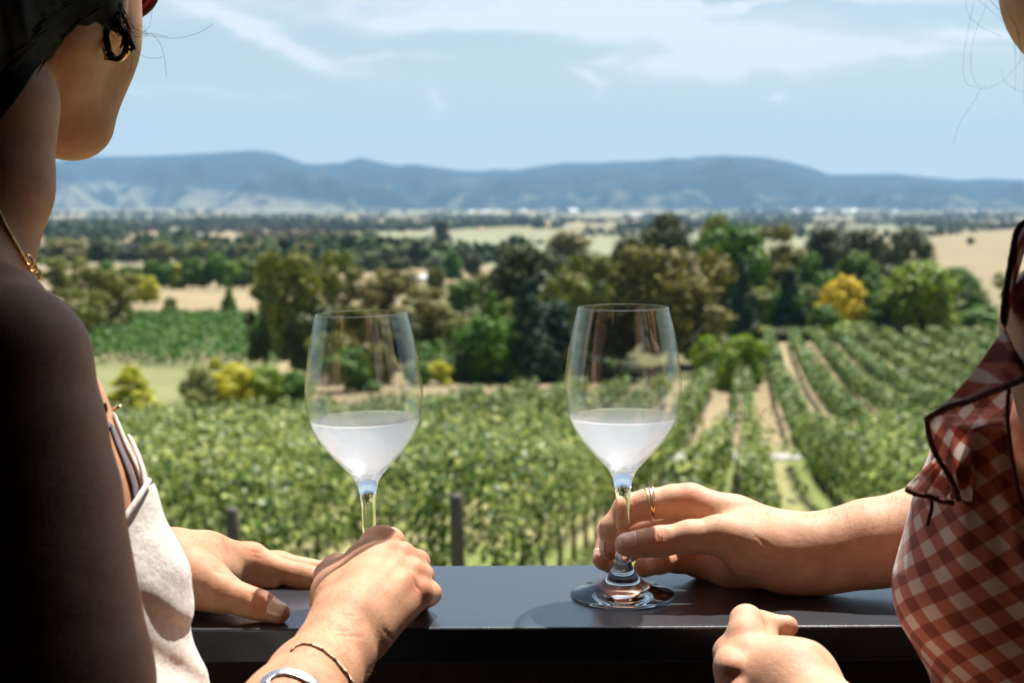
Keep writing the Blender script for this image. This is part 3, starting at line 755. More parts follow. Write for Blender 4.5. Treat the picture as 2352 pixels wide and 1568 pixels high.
# farmhouses and sheds on the valley floor
hw = simple('house_wall', (.72, .70, .66), .8, 0, .1, .2); hroof = simple('metal_roof', (.62, .64, .67), .5, 0, .06, .2); rroof = simple('red_roof', (.55, .16, .13), .6, 0, .1, .2)
def house(x, y, wpx, label, red=False, hpx=None):
    g = hit(x, y); W = px(wpx, g[1]); H = W * .26; Dp = W * .6
    root = empty('farmhouse', tuple(g), random.uniform(-.3, .3)); tag(root, label, 'house', 'pale farm buildings on the valley floor')
    mb = MB(); mb.box((0, 0, H / 2 - .2), (W * .94, Dp * .92, H + .4)); mb.build('wall', hw, root)
    mb = MB(); e = H; r_ = H + W * .2
    mb.add([(-W / 2, -Dp / 2, e), (W / 2, -Dp / 2, e), (W / 2, Dp / 2, e), (-W / 2, Dp / 2, e), (-W / 2, 0, r_), (W / 2, 0, r_)], [[0, 1, 5, 4], [2, 3, 4, 5], [0, 4, 3], [1, 2, 5], [0, 3, 2, 1]])
    mb.build('roof', rroof if red else hroof, root)
hs_list = [(470, 548, 34, 'white farmhouse with pale roof left of the poplars'), (838, 524, 12, 'small white shed left of the pair over the poplars'), (975, 529, 15, 'white farm building left of the pair on the pale field edge'), (993, 529, 16, 'white farm building right of the pair on the pale field edge'),
    (1082, 490, 16, 'white house, leftmost of the far white cluster'), (1112, 489, 13, 'white house just right of the leftmost of the far cluster'), (1123, 489, 13, 'white house beside the second of the far cluster'), (1147, 490, 12, 'small white house in the middle of the far cluster'), (1202, 489, 20, 'bright white house alone right of the far cluster'), (1267, 490, 18, 'white house of the far trio, on its left'), (1285, 484, 14, 'white house of the far trio, highest up'), (1316, 490, 26, 'widest bright white building of the far trio'), (1466, 500, 22, 'white building seen left of the tallest dark tree'),
    (1826, 472, 18, 'pale house, left of the hazy right-hand group'), (1880, 471, 26, 'broad pale house at the foot of the right hills'), (1940, 473, 14, 'pale house between two broad ones at the right hills'), (1960, 471, 20, 'pale house right of the small one at the right hills'), (2057, 480, 16, 'lone pale house far right on the valley floor'), (2235, 476, 16, 'faint pale house near the right woman\'s strap'), (2190, 484, 12, 'tiny pale shed near the right edge of the valley')]
for (x, y, wp, lb) in hs_list: house(x, max(y, 489), wp * .8, lb)
house(1104, 532, 13, 'little red-roofed building at the edge of the pale field', True)
house(967, 646, 32, 'long white shed behind the trees between the glasses')
house(1840, 545, 14, 'small pale shed above the rust brown gum')
# ------------------------------------------------------------------ smooth solid modelling: tapered limbs blended into one surface
class Solid:
    def __init__(s): s.p = []
    def cap(s, a, b, ra, rb, k=.006, op='u'):
        s.p.append(('cap', np.array(a, float), np.array(b, float), ra, rb, k, op)); return s
    def chain(s, pts, k=.006, op='u'):
        """pts: (x, y, Y, r) in frame units + distance; r in frame units"""
        q = [(P(x, y, Y), px(r_, Y)) for x, y, Y, r_ in pts]
        for (a, ra), (b_, rb) in zip(q[:-1], q[1:]): s.cap(a, b_, ra, rb, k, op)
        return s
    def ell(s, c, rad, rot=(0, 0, 0), k=.006, op='u'):
        Mx = np.array(Matrix.Rotation(rot[2], 3, 'Z') @ Matrix.Rotation(rot[1], 3, 'Y') @ Matrix.Rotation(rot[0], 3, 'X'))
        s.p.append(('ell', np.array(c, float), np.array(rad, float), Mx, None, k, op)); return s
    @staticmethod
    def dist(pr, Q):
        if pr[0] == 'cap':
            _, a, b, ra, rb, k, op = pr
            ab = b - a; L2 = float(ab @ ab) + 1e-12
            t = np.clip(((Q - a) @ ab) / L2, 0, 1)
            d = np.sqrt(((Q - a - t[..., None] * ab) ** 2).sum(-1))
            return d - (ra + (rb - ra) * t)
        _, c, rad, Mx, _, k, op = pr
        q = (Q - c) @ Mx
        k0 = np.sqrt(((q / rad) ** 2).sum(-1)); k1 = np.sqrt(((q / rad ** 2) ** 2).sum(-1)) + 1e-9
        return k0 * (k0 - 1) / k1
    @staticmethod
    def join(f, d, k, op):
        if op == 'u':
            h = np.clip(.5 + .5 * (f - d) / k, 0, 1); return f * (1 - h) + d * h - k * h * (1 - h)
        h = np.clip(.5 - .5 * (f + d) / k, 0, 1); return f * (1 - h) - d * h + k * h * (1 - h)
    def __call__(s, Q):
        f = np.full(Q.shape[:-1], .3)
        for pr in s.p: f = s.join(f, s.dist(pr, Q), pr[5], pr[6])
        return f
    def bounds(pr, m):
        if pr[0] == 'cap': return np.minimum(pr[1] - pr[3], pr[2] - pr[4]) - m, np.maximum(pr[1] + pr[3], pr[2] + pr[4]) + m
        r_ = max(pr[2]); return pr[1] - r_ - m, pr[1] + r_ + m
    def grid(s, lo, hi, h):
        lo = np.array(lo, float); n = np.ceil((np.array(hi) - lo) / h).astype(int) + 1
        f = np.full(n, .05, dtype=np.float32)
        for pr in s.p:
            a, b = Solid.bounds(pr, pr[5] * 1.2 + 2 * h)
            i0 = np.clip(np.floor((a - lo) / h).astype(int), 0, n); i1 = np.clip(np.ceil((b - lo) / h).astype(int) + 1, 0, n)
            if (i1 <= i0).any(): continue
            ax_ = [lo[k] + h * np.arange(i0[k], i1[k]) for k in range(3)]
            Q = np.stack(np.meshgrid(*ax_, indexing='ij'), -1)
            sl = tuple(slice(i0[k], i1[k]) for k in range(3))
            f[sl] = s.join(f[sl], s.dist(pr, Q), pr[5], pr[6])
        return f, lo
    def see(s, x, y, y0=.4, y1=1.4, off=0.0):
        """first surface point on the sight line through (x, y)"""
        r = ray(x, y); r = r / np.linalg.norm(r); o = np.array([0, 0, ZC]); t = y0
        for _ in range(300):
            q = o + r * t; d = float(s(q[None])[0]) - off
            if d < .0002: return q
            t += max(d * .8, .0004)
            if t > y1 + .3: break
        return None
    def see_many(s, X, Y):
        A_ = np.array([ray(x, y) for x, y in zip(X, Y)]); A_ /= np.linalg.norm(A_, axis=1)[:, None]
        o = np.array([0, 0, ZC]); t = np.full(len(A_), .4); d = np.ones(len(A_))
        for _ in range(90):
            q = o + A_ * t[:, None]; d = s(q); t = np.where(d > .0002, np.minimum(t + np.maximum(d * .85, .0003), 1.8), t)
        return o + A_ * t[:, None], d < .001
    def normals(s, Q):
        e = 4e-4; g = np.stack([s(Q + np.eye(3)[k_] * e) - s(Q - np.eye(3)[k_] * e) for k_ in range(3)], 1)
        return g / (np.linalg.norm(g, axis=1)[:, None] + 1e-12)
    def crease(s, x0, y0, x1, y1, r_=.0012, depth=.4):
        a, b_ = s.see(x0, y0), s.see(x1, y1); m_ = s.see((x0 + x1) / 2, (y0 + y1) / 2)
        if a is None or b_ is None or m_ is None: return
        s.crs = getattr(s, 'crs', []) + [(a, m_, b_, r_)]
    def flush_creases(s):
        for a, m_, b_, r_ in getattr(s, 'crs', []):
            s.cap(a, m_, r_ * .6, r_, r_ * 1.3, 's'); s.cap(m_, b_, r_, r_ * .6, r_ * 1.3, 's')
    def normal(s, q):
        e = 4e-4; D3 = np.eye(3) * e
        g = s(q[None] + D3) - s(q[None] - D3); return g / (np.linalg.norm(g) + 1e-12)

def surface_nets(f, lo, h):
    f = f.astype(np.float32); ins = f < 0
    c = [ins[a:ins.shape[0] - 1 + a, b:ins.shape[1] - 1 + b, d:ins.shape[2] - 1 + d] for a in (0, 1) for b in (0, 1) for d in (0, 1)]
    cnt = sum(x.astype(np.int8) for x in c); act = (cnt > 0) & (cnt < 8)
    idx = np.argwhere(act); num = np.full(act.shape, -1, np.int64); num[act] = np.arange(len(idx))
    acc = np.zeros((len(idx), 3)); w_ = np.zeros(len(idx))
    corners = [(a, b, d) for a in (0, 1) for b in (0, 1) for d in (0, 1)]
    val = {cc: f[idx[:, 0] + cc[0], idx[:, 1] + cc[1], idx[:, 2] + cc[2]] for cc in corners}
    for ax_ in range(3):
        for cc in corners:
            if cc[ax_]: continue
            c2 = list(cc); c2[ax_] = 1; c2 = tuple(c2)
            a, b = val[cc], val[c2]; m_ = (a < 0) != (b < 0)
            t = np.where(m_, a / np.where(m_, a - b, 1), 0)
            p = np.tile(np.array(cc, float), (len(idx), 1)); p[:, ax_] += t
            acc += p * m_[:, None]; w_ += m_
    V = lo + h * (idx + acc / w_[:, None])
    Fs = []
    for ax_ in range(3):
        u, v = [(1, 2), (2, 0), (0, 1)][ax_]
        sl0 = [slice(None)] * 3; sl1 = [slice(None)] * 3
        sl0[ax_] = slice(0, -1); sl1[ax_] = slice(1, None)
        a, b = ins[tuple(sl0)], ins[tuple(sl1)]
        e = np.argwhere(a != b)
        ok = (e[:, u] > 0) & (e[:, v] > 0) & (e[:, u] < ins.shape[u] - 1) & (e[:, v] < ins.shape[v] - 1)
        e = e[ok]; flip = a[tuple(e.T)]
        def cell(du, dv):
            q = e.copy(); q[:, u] -= du; q[:, v] -= dv; return num[tuple(q.T)]
        q = np.stack([cell(1, 1), cell(0, 1), cell(0, 0), cell(1, 0)], 1)
        q[~flip] = q[~flip][:, ::-1]; Fs.append(q)
    Fq = np.concatenate(Fs)
    return V, Fq[(Fq >= 0).all(1)]

def relax(V, Fq, it=2, lam=.5):
    E = np.concatenate([Fq[:, [0, 1]], Fq[:, [1, 2]], Fq[:, [2, 3]], Fq[:, [3, 0]]]); E = np.concatenate([E, E[:, ::-1]])
    deg = np.bincount(E[:, 0], minlength=len(V)).astype(float); deg[deg == 0] = 1
    V = V.copy()
    for i in range(it):
        for l_ in (lam, -lam * 1.04):
            S = np.stack([np.bincount(E[:, 0], V[E[:, 1], k], minlength=len(V)) for k in range(3)], 1) / deg[:, None]
            V = V + (S - V) * l_
    return V
def skin_mesh(name, solid, boxes, mat, parent, keep=None, disp=None, it=2):
    """one continuous surface; finer boxes first, coarser ones butt on to them"""
    Vs, Fs = [], []; base = 0
    for bi, (lo, hi, h) in enumerate(boxes):
        f, lo_ = solid.grid(lo, hi, h)
        if disp is not None: f = disp(f, lo_, h)
        V, Fq = surface_nets(f, lo_, h); del f
        if len(V) == 0: continue
        V = relax(V, Fq, it)
        cen = V[Fq].mean(1); ok = np.ones(len(Fq), bool)
        for (lo2, hi2, h2) in boxes[:bi]:        # leave out what a finer box already has
            ins = ((cen > np.array(lo2) + 2.2 * h2) & (cen < np.array(hi2) - 2.2 * h2)).all(1); ok &= ~ins
        if keep is not None: ok &= keep(cen)
        Fs.append(Fq[ok] + base); Vs.append(V); base += len(V)
    V, Fq = np.concatenate(Vs), np.concatenate(Fs)
    used = np.zeros(len(V), bool); used[Fq.ravel()] = True; mp = np.cumsum(used) - 1
    return mesh_np(name, V[used], mp[Fq], mat, parent, True)
def paint(o, name, fn):
    n = len(o.data.vertices); co = np.zeros(n * 3, np.float32); o.data.vertices.foreach_get('co', co); co = co.reshape(-1, 3)
    at = o.data.attributes.new(name, 'FLOAT', 'POINT'); at.data.foreach_set('value', fn(co).astype(np.float32)); return at

def skin_mat(name, c, flush, rough=.55, sss=.12):
    m, nt, b = new_mat(name)
    f1 = noise(nt, 60, 4, .6, position(nt)); f2 = noise(nt, 420, 3, .6, position(nt)); f3 = noise(nt, 9, 3, .5, position(nt))
    dark = tuple(v * q for v, q in zip(c, (.86, .78, .74))); lite = tuple(min(1, v * q) for v, q in zip(c, (1.08, 1.1, 1.12)))
    cc = ramp(nt, f1, [(.32, dark), (.68, lite)])
    cc = mixcol(nt, ramp(nt, f3, [(.45, 0), (.75, .35)]), cc, tuple(v * q for v, q in zip(c, (.98, .82, .76))))
    sp = N(nt, 'ShaderNodeTexVoronoi', Scale=210.0); nt.links.new(position(nt), sp.inputs['Vector'])
    fr = ramp(nt, sp.outputs['Distance'], [(.08, 1.0), (.16, 0.0)])
    sel = ramp(nt, sp.outputs['Color'], [(.80, 0), (.9, .30)])
    mm = N(nt, 'ShaderNodeMath', operation='MULTIPLY'); nt.links.new(fr, mm.inputs[0]); nt.links.new(sel, mm.inputs[1])
    cc = mixcol(nt, mm.outputs[0], cc, tuple(v * q for v, q in zip(c, (.62, .45, .35))))
    fl = N(nt, 'ShaderNodeAttribute', attribute_name='flush')
    cc = mixcol(nt, fl.outputs['Fac'], cc, flush)
    nt.links.new(cc, b.inputs['Base Color'])
    b.inputs['Roughness'].default_value = rough; b.inputs['Specular IOR Level'].default_value = .32
    b.inputs['Subsurface Weight'].default_value = sss; b.inputs['Subsurface Radius'].default_value = (1.0, .32, .16); b.inputs['Subsurface Scale'].default_value = .004
    # pores and the fine criss-cross of skin lines
    vo = N(nt, 'ShaderNodeTexVoronoi', Scale=640.0); vo.feature = 'DISTANCE_TO_EDGE'; nt.links.new(position(nt), vo.inputs['Vector'])
    cr = ramp(nt, vo.outputs['Distance'], [(0, 0), (.12, 1)])
    bm = N(nt, 'ShaderNodeBump', Strength=.16, Distance=.0004); nt.links.new(cr, bm.inputs['Height'])
    wv = N(nt, 'ShaderNodeAttribute', attribute_name='wrinkle')
    f4 = noise(nt, 230, 4, .7, mapping(nt, position(nt), (1, 1, 1.6), (R(20), R(30), 0)))
    b2 = N(nt, 'ShaderNodeBump', Strength=.55, Distance=.0010); nt.links.new(f4, b2.inputs['Height']); nt.links.new(bm.outputs[0], b2.inputs['Normal'])
    b2.inputs['Strength'].default_value = .30
    nt.links.new(b2.outputs[0], b.inputs['Normal'])
    return m
# ------------------------------------------------------------------ the two people
SK_L = skin_mat('tanned_skin', (.53, .285, .165), (.58, .20, .10), .58)
SK_R = skin_mat('fair_skin', (.63, .365, .235), (.66, .25, .15), .58)
nail_m, nt, b = new_mat('fingernail'); b.inputs['Base Color'].default_value = (.74, .47, .37, 1); b.inputs['Roughness'].default_value = .18; b.inputs['Coat Weight'].default_value = .4
gold, nt, b = new_mat('gold'); b.inputs['Base Color'].default_value = (.80, .55, .24, 1); b.inputs['Metallic'].default_value = 1; b.inputs['Roughness'].default_value = .22
silver, nt, b = new_mat('silver'); b.inputs['Base Color'].default_value = (.78, .78, .80, 1); b.inputs['Metallic'].default_value = 1; b.inputs['Roughness'].default_value = .28
hair_m, nt, b = new_mat('dark_hair'); b.inputs['Base Color'].default_value = (.007, .004, .003, 1); b.inputs['Roughness'].default_value = .6; b.inputs['Specular IOR Level'].default_value = .14

# ---- woman on the left
HL = Solid()
K = .012
# head, jaw, neck
HL.chain([(40, -190, .95, 250), (60, -60, .94, 225)], .02)
HL.chain([(195, -90, .96, 100), (193, 100, .96, 95), (170, 277, .95, 90)], .03)
HL.chain([(120, 60, .90, 120), (110, 260, .93, 80)], .02)
HL.chain([(0, 240, .86, 132), (-8, 430, .85, 118), (-40, 600, .84, 112)], .012)
HL.chain([(-80, 560, .83, 110), (-100, 700, .80, 140)], .02)
HL.ell(P(262, 20, .925), (.008, .012, .026), (0, .2, .3), .003)                    # ear
HL.chain([(262, 60, .925, 22), (264, 88, .925, 17)], .004)
# shoulder and upper arm
HL.chain([(-120, 760, .78, 160), (15, 838, .73, 190)], .012)
HL.chain([(-80, 680, .80, 108), (0, 722, .77, 116)], .01)
HL.chain([(15, 838, .73, 190), (35, 1000, .725, 204), (58, 1150, .72, 216), (128, 1568, .69, 226), (190, 2010, .65, 215)], .005)
HL.chain([(-250, 780, .86, 210), (-300, 1000, .86, 290), (-280, 1400, .84, 290), (-260, 2000, .80, 320)], .02)
# right forearm
HL.chain([(190, 2010, .65, 215), (450, 1900, .70, 165), (668, 1640, .79, 118), (716, 1570, .825, 103), (770, 1500, .86, 92)], .012)
# chest
HL.chain([(-100, 760, .84, 200), (38, 962, .82, 199), (146, 1165, .81, 197), (232, 1370, .80, 190), (205, 1560, .78, 188), (200, 2000, .74, 260)], .006)
# right hand closed round the glass stem: metacarpals, knuckles, folded fingers, thumb
k = .0055
HL.chain([(762, 1500, .862, 88), (800, 1440, .885, 84), (838, 1385, .91, 74)], .010)
HL.chain([(800, 1420, .885, 66), (868, 1252, .978, 44)], .009)                    # index metacarpal
HL.chain([(815, 1430, .885, 66), (916, 1285, .958, 42)], .009)
HL.chain([(830, 1440, .885, 62), (944, 1322, .945, 39)], .009)
HL.chain([(838, 1452, .888, 60), (958, 1364, .935, 36)], .009)                      # little finger side
HL.chain([(795, 1350, .935, 58), (835, 1300, .955, 50)], .010)
for (a, y, Y, r_) in [(873, 1243, .974, 37), (921, 1277, .953, 34), (949, 1315, .940, 30), (964, 1357, .930, 28)]:
    HL.chain([(a, y, Y, r_), (a + 3, y + 3, Y + .004, r_)], .004)                    # knuckle bones
HL.chain([(880, 1246, .985, 38), (897, 1243, 1.028, 30), (872, 1300, 1.040, 27), (835, 1325, 1.030, 25)], k)
HL.chain([(925, 1282, .970, 36), (957, 1292, 1.018, 29), (915, 1345, 1.034, 26), (868, 1362, 1.026, 24)], .0045)
HL.chain([(950, 1320, .956, 34), (968, 1321, 1.000, 27), (930, 1372, 1.022, 25), (880, 1388, 1.020, 23)], .0045)
HL.chain([(964, 1362, .945, 32), (985, 1362, .982, 27), (945, 1400, 1.004, 23), (900, 1402, 1.008, 21)], .0045)
HL.chain([(772, 1455, .880, 62), (768, 1372, .925, 50), (762, 1325, .955, 40)], .010)   # thumb metacarpal
HL.chain([(762, 1325, .955, 38), (772, 1304, .985, 31), (822, 1318, 1.000, 27)], .006)
for (a, b_, c_, d_) in [((842, 1370, .905), (868, 1262, .966), 0, 0), ((862, 1385, .90), (914, 1296, .944), 0, 0), ((878, 1405, .895), (942, 1332, .930), 0, 0)]:
    q0, q1 = P(*a), P(*b_); n_ = np.array([-.25, -.8, .55]); n_ /= np.linalg.norm(n_)
    HL.cap(q0 + n_ * .0085, q1 + n_ * .0065, .0035, .003, .008)                      # tendons
# left arm and hand laid on the rail
HL.chain([(-100, 1500, .90, 120), (150, 1340, .965, 92), (330, 1305, .995, 82), (410, 1296, 1.0, 76)], .012)
HL.chain([(400, 1290, 1.005, 74), (470, 1283, 1.03, 58), (572, 1290, 1.063, 43)], .012)   # index metacarpal
HL.chain([(400, 1285, 1.03, 66), (570, 1286, 1.10, 34)], .012)
HL.chain([(400, 1290, 1.05, 60), (560, 1290, 1.13, 30)], .012)
HL.chain([(578, 1286, 1.062, 40), (610, 1302, 1.062, 33), (700, 1325, 1.058, 29), (770, 1342, 1.054, 27), (820, 1352, 1.05, 24)], .006)
HL.chain([(570, 1290, 1.10, 34), (640, 1296, 1.10, 29), (735, 1312, 1.095, 26)], .006)
HL.chain([(535, 1322, 1.05, 30), (580, 1336, 1.052, 13), (628, 1341, 1.052, 11)], .006)
HL.chain([(410, 1325, .990, 72), (470, 1340, .980, 54), (512, 1362, .972, 43)], .012)   # thumb
HL.chain([(512, 1362, .972, 42), (560, 1378, .967, 34), (596, 1389, .9645, 32), (640, 1405, .962, 27)], .006)
HL.chain([(470, 1312, 1.005, 42), (520, 1322, 1.03, 26)], .012)                      # web
for c_ in [(577, 1362, 589, 1404), (585, 1364, 598, 1408), (594, 1368, 606, 1410), (603, 1374, 612, 1408), (590, 1374, 606, 1384), (585, 1388, 604, 1396)]: HL.crease(*c_, .0011)
for c_ in [(470, 1345, 490, 1390), (452, 1350, 466, 1388), (484, 1296, 500, 1310), (488, 1310, 520, 1318), (560, 1262, 600, 1270), (566, 1272, 604, 1282)]: HL.crease(*c_, .0008)
for c_ in [(748, 1440, 800, 1452), (760, 1456, 830, 1462), (880, 1446, 905, 1470), (772, 1408, 815, 1414), (935, 1300, 950, 1330), (905, 1262, 925, 1292), (952, 1335, 965, 1358)]: HL.crease(*c_, .0008)
HL.flush_creases()

wl = empty('person', (-.36, .74, 0)); tag(wl, 'dark-haired woman at the left in a beige strap dress with a hoop earring', 'person')
def bx(x0, y0, x1, y1, Ya, Yb, h):
    c = np.array([P(x, y, Y) for x in (x0, x1) for y in (y0, y1) for Y in (Ya, Yb)]); return (tuple(c.min(0)), tuple(c.max(0)), h)
handR = ((-.160, .80, 1.020), (-.045, 1.065, 1.135), .00125)
handL = ((-.290, .93, 1.030), (-.110, 1.15, 1.110), .00135)
bodyL = ((-.62, .50, .86), (-.045, 1.17, 1.60), .0031)
body = skin_mesh('body', HL, [handR, handL, bodyL], SK_L, None)
KN = [P(873, 1235, .965), P(921, 1270, .945), P(949, 1308, .935), P(964, 1350, .925), P(572, 1265, 1.05), P(600, 1385, .955)]
def flush_of(KN, s_=.011):
    def fn(co):
        f = np.zeros(len(co))
        for q in KN: f = np.maximum(f, np.exp(-((co - q) ** 2).sum(1) / s_ ** 2))
        return f * .65
    return fn
def attach(o, root):
    local(o, root.location); o.parent = root; return o
paint(body, 'flush', flush_of(KN)); attach(body, wl)

def nail(solid, a, tip, facing, w_, l_, root, off=.0004):
    """a fingernail on the last joint a -> tip (3-D), on the side that points to `facing`"""
    a, tip = np.array(a), np.array(tip); t = tip - a; t /= np.linalg.norm(t)
    n = np.array(facing, float); n = n - (n @ t) * t; n /= np.linalg.norm(n); s_ = np.cross(n, t)
    c = tip - t * .0005
    vs, nu, nv = [], 11, 9
    for i in range(nu):
        u = -1 + 2 * i / (nu - 1)
        for j in range(nv):
            b_ = -1 + 2 * j / (nv - 1)
            d_ = n * math.cos(u * w_ * 125) + s_ * math.sin(u * w_ * 125) * (1 if b_ < .4 else .92)
            q0 = c + t * (b_ * l_ * (1 - .10 * u * u))
            lo_, hi_ = 0.0, .03
            for _ in range(18):
                m_ = (lo_ + hi_) / 2
                if float(solid((q0 + d_ * m_)[None])[0]) < 0: lo_ = m_
                else: hi_ = m_
            vs.append(q0 + d_ * (hi_ + off))
    fs = [[i * nv + j, i * nv + j + 1, (i + 1) * nv + j + 1, (i + 1) * nv + j] for i in range(nu - 1) for j in range(nv - 1)]
    o = mesh_np('fingernail', vs, fs, nail_m, None, True); md = o.modifiers.new('thick', 'SOLIDIFY'); md.thickness = .0006; md.offset = -.5
    return attach(o, root)
nail(HL, P(596, 1389, .9645), P(640, 1405, .962), (.25, -.75, .5), .006, .0060, wl)

# dress: linen over the same torso
linen, nt, b = new_mat('beige_linen')
pc = position(nt)
w1 = N(nt, 'ShaderNodeTexWave', Scale=420.0, Distortion=2.0, Detail=2.0); w1.bands_direction = 'Z'; nt.links.new(pc, w1.inputs['Vector'])
w2 = N(nt, 'ShaderNodeTexWave', Scale=420.0, Distortion=2.0, Detail=2.0); w2.bands_direction = 'X'; nt.links.new(pc, w2.inputs['Vector'])
f1 = noise(nt, 180, 5, .65, pc)
nt.links.new(ramp(nt, f1, [(.3, (.58, .52, .45)), (.7, (.80, .74, .67))]), b.inputs['Base Color'])
b.inputs['Roughness'].default_value = .9; b.inputs['Sheen Weight'].default_value = .25
ad = N(nt, 'ShaderNodeMath', operation='ADD'); nt.links.new(w1.outputs['Fac'], ad.inputs[0]); nt.links.new(w2.outputs['Fac'], ad.inputs[1])
nb = bump(nt, b, f1, .8, .0012); bump(nt, b, ad.outputs[0], .3, .0008, nb)
b.inputs['Subsurface Weight'].default_value = .1; b.inputs['Subsurface Scale'].default_value = .004
DL = Solid()
DL.chain([(38, 958, .82, 204), (150, 1165, .81, 203), (239, 1370, .80, 197), (218, 1540, .785, 197), (222, 1640, .78, 220), (240, 2000, .74, 300)], .008)
DL.chain([(-250, 780, .86, 216), (-300, 1000, .86, 297), (-280, 1400, .84, 298), (-260, 2000, .80, 330)], .02)
DL.chain([(330, 1520, .80, 95), (380, 1640, .80, 110), (420, 1900, .79, 120)], .02)
def lin(p0, p1):
    """signed distance in the XZ plane to the line p0-p1 (positive on its right side)"""
    a, b_ = P(*p0), P(*p1); t = (b_ - a)[[0, 2]]; t /= np.linalg.norm(t); n_ = np.array([t[1], -t[0]])
    return a[[0, 2]], n_
A1, nA = lin((262, 1222, .78), (345, 1092, .78)); A2, nB = lin((326, 1114, .79), (266, 958, .79))
def cutL(f, lo, h):
    X_ = lo[0] + h * np.arange(f.shape[0]); Y_ = lo[1] + h * np.arange(f.shape[1]); Z_ = lo[2] + h * np.arange(f.shape[2])
    x = X_[:, None, None]; y = Y_[None, :, None]; z = Z_[None, None, :]
    # soft drape folds
    t = x * 1.0 + (z - 1.05) * .62
    zl = np.clip((1.16 - z) / .12, 0, 1)
    fold = .0022 * zl * np.sin(t * 190 + 1.5 * np.sin(z * 42) + y * 25) + .0018 * zl * np.sin(t * 330 + z * 60 + y * 40)
    fold = fold + .0006 * np.sin(z * 75 + x * 110 + 2 * np.sin(x * 60))
    f = f + fold.astype(np.float32)
    d1 = (x - A1[0]) * nA[0] + (z - A1[1]) * nA[1]
    d2 = (x - A2[0]) * nB[0] + (z - A2[1]) * nB[1]
    g = np.maximum(d1, d2) if False else np.maximum(d1, -1e3) * 1.0
    # dress = right/below the armhole line, or right of the strap line
    keepd = np.maximum(d1, np.minimum(-.29 - x, 1.17 - z))
    return np.maximum(f, -keepd.astype(np.float32) + np.zeros_like(f))
dress = skin_mesh('dress', DL, [((-.60, .62, .90), (-.165, 1.0, 1.26), .0022)], linen, None, disp=cutL); attach(dress, wl)
tag(dress)
# rolled seam round armhole and strap, grey inner strap
def strip_on(solid, pts, width, name, mat, root, off=.0012, thick=.0016, n=26):
    q = [solid.see(x, y) for x, y in pts]; q = [a for a in q if a is not None]
    if len(q) < 2: return
    q = np.array(q); s_ = np.linspace(0, len(q) - 1, n); C_ = np.stack([np.interp(s_, np.arange(len(q)), q[:, k_]) for k_ in range(3)], 1)
    vs = []
    for i in range(n):
        t = C_[min(i + 1, n - 1)] - C_[max(i - 1, 0)]; t /= np.linalg.norm(t); nn = solid.normal(C_[i]); b_ = np.cross(nn, t); b_ /= np.linalg.norm(b_)
        for a in (-.5, -.17, .17, .5):
            p = C_[i] + b_ * width * a
            for _ in range(4): p = p - nn * (float(solid(p[None])[0]) - off)
            vs.append(p)
    fs = [[i * 4 + j, i * 4 + j + 1, (i + 1) * 4 + j + 1, (i + 1) * 4 + j] for i in range(n - 1) for j in range(3)]
    o = mesh_np(name, vs, fs, mat, None, True); md = o.modifiers.new('thick', 'SOLIDIFY'); md.thickness = thick; md.offset = 0
    sb = o.modifiers.new('soft', 'SUBSURF'); sb.levels = sb.render_levels = 1
    return attach(o, root)
greyst = simple('grey_strap_fabric', (.16, .14, .16), .85, 0, .15, 300)
strip_on(HL, [(240, 932), (253, 975), (273, 1030), (294, 1082), (306, 1120), (310, 1150)], .0050, 'bra_strap', greyst, wl, .0012)
strip_on(DL, [(333, 1116), (331, 1096), (322, 1062), (310, 1030), (296, 1000), (282, 968), (268, 940)], .0050, 'dress_strap', linen, wl, .0004, .0016)
strip_on(HL, [(256, 950), (272, 990), (292, 1036), (312, 1080), (324, 1118), (326, 1135)], .0036, 'dress_strap', linen, wl, .0016)
def tube_on(solid, pts, r_, name, mat, root, off=None, n=60, label=None):
    q = np.array([a for a in (solid.see(x, y) for x, y in pts) if a is not None]); s_ = np.linspace(0, len(q) - 1, n)
    C_ = np.stack([np.interp(s_, np.arange(len(q)), q[:, k_]) for k_ in range(3)], 1)
    for _ in range(2): C_[1:-1] = (C_[:-2] + C_[1:-1] * 2 + C_[2:]) / 4
    C_ = [c - np.array(solid.normal(c)) * (float(solid(c[None])[0]) - (off if off is not None else r_ * .8)) for c in C_]
    mb = MB(); mb.tube(C_, r_, 8); o = mb.build(name, mat, None, True); attach(o, root)
    return o, C_
tube_on(DL, [(268, 1214), (296, 1172), (322, 1132), (338, 1104)], .0017, 'seam', linen, wl, 0.0012)

# bracelets
bronze, nt, b = new_mat('rose_gold'); b.inputs['Base Color'].default_value = (.78, .56, .40, 1); b.inputs['Metallic'].default_value = 1; b.inputs['Roughness'].default_value = .3
bc = Solid(); bc.p = [p_ for p_ in HL.p]
o, C_ = tube_on(HL, [(668, 1496), (680, 1484), (697, 1478), (724, 1484), (754, 1503), (783, 1533), (809, 1570)], .0006, 'cord_bracelet', simple('bracelet_cord', (.06, .03, .02), .6), wl, .0008)
C_ = np.array(C_)
mb = MB(); rgb = np.random.default_rng(4)
for i in range(2, len(C_) - 1):
    if i % 9 in (7, 8): continue
    t = (C_[i + 1] - C_[i]); a = C_[i] + t * .12; b_ = C_[i] + t * .86; mb.tube([a, b_], .00095, 8)
q = mb.build('beads', bronze, None, True); attach(q, wl); tag(q, kind='stuff'); q.parent = o; q.location = (0, 0, 0)
def cuff():
    # a flat open band round the forearm
    pts = [(606, 1572), (612, 1560), (630, 1547), (655, 1543), (684, 1549), (710, 1562), (730, 1578)]
    o = strip_on(HL, pts, .0062, 'silver_cuff', silver, wl, .0010, .0011, 30); return o
cf = cuff()
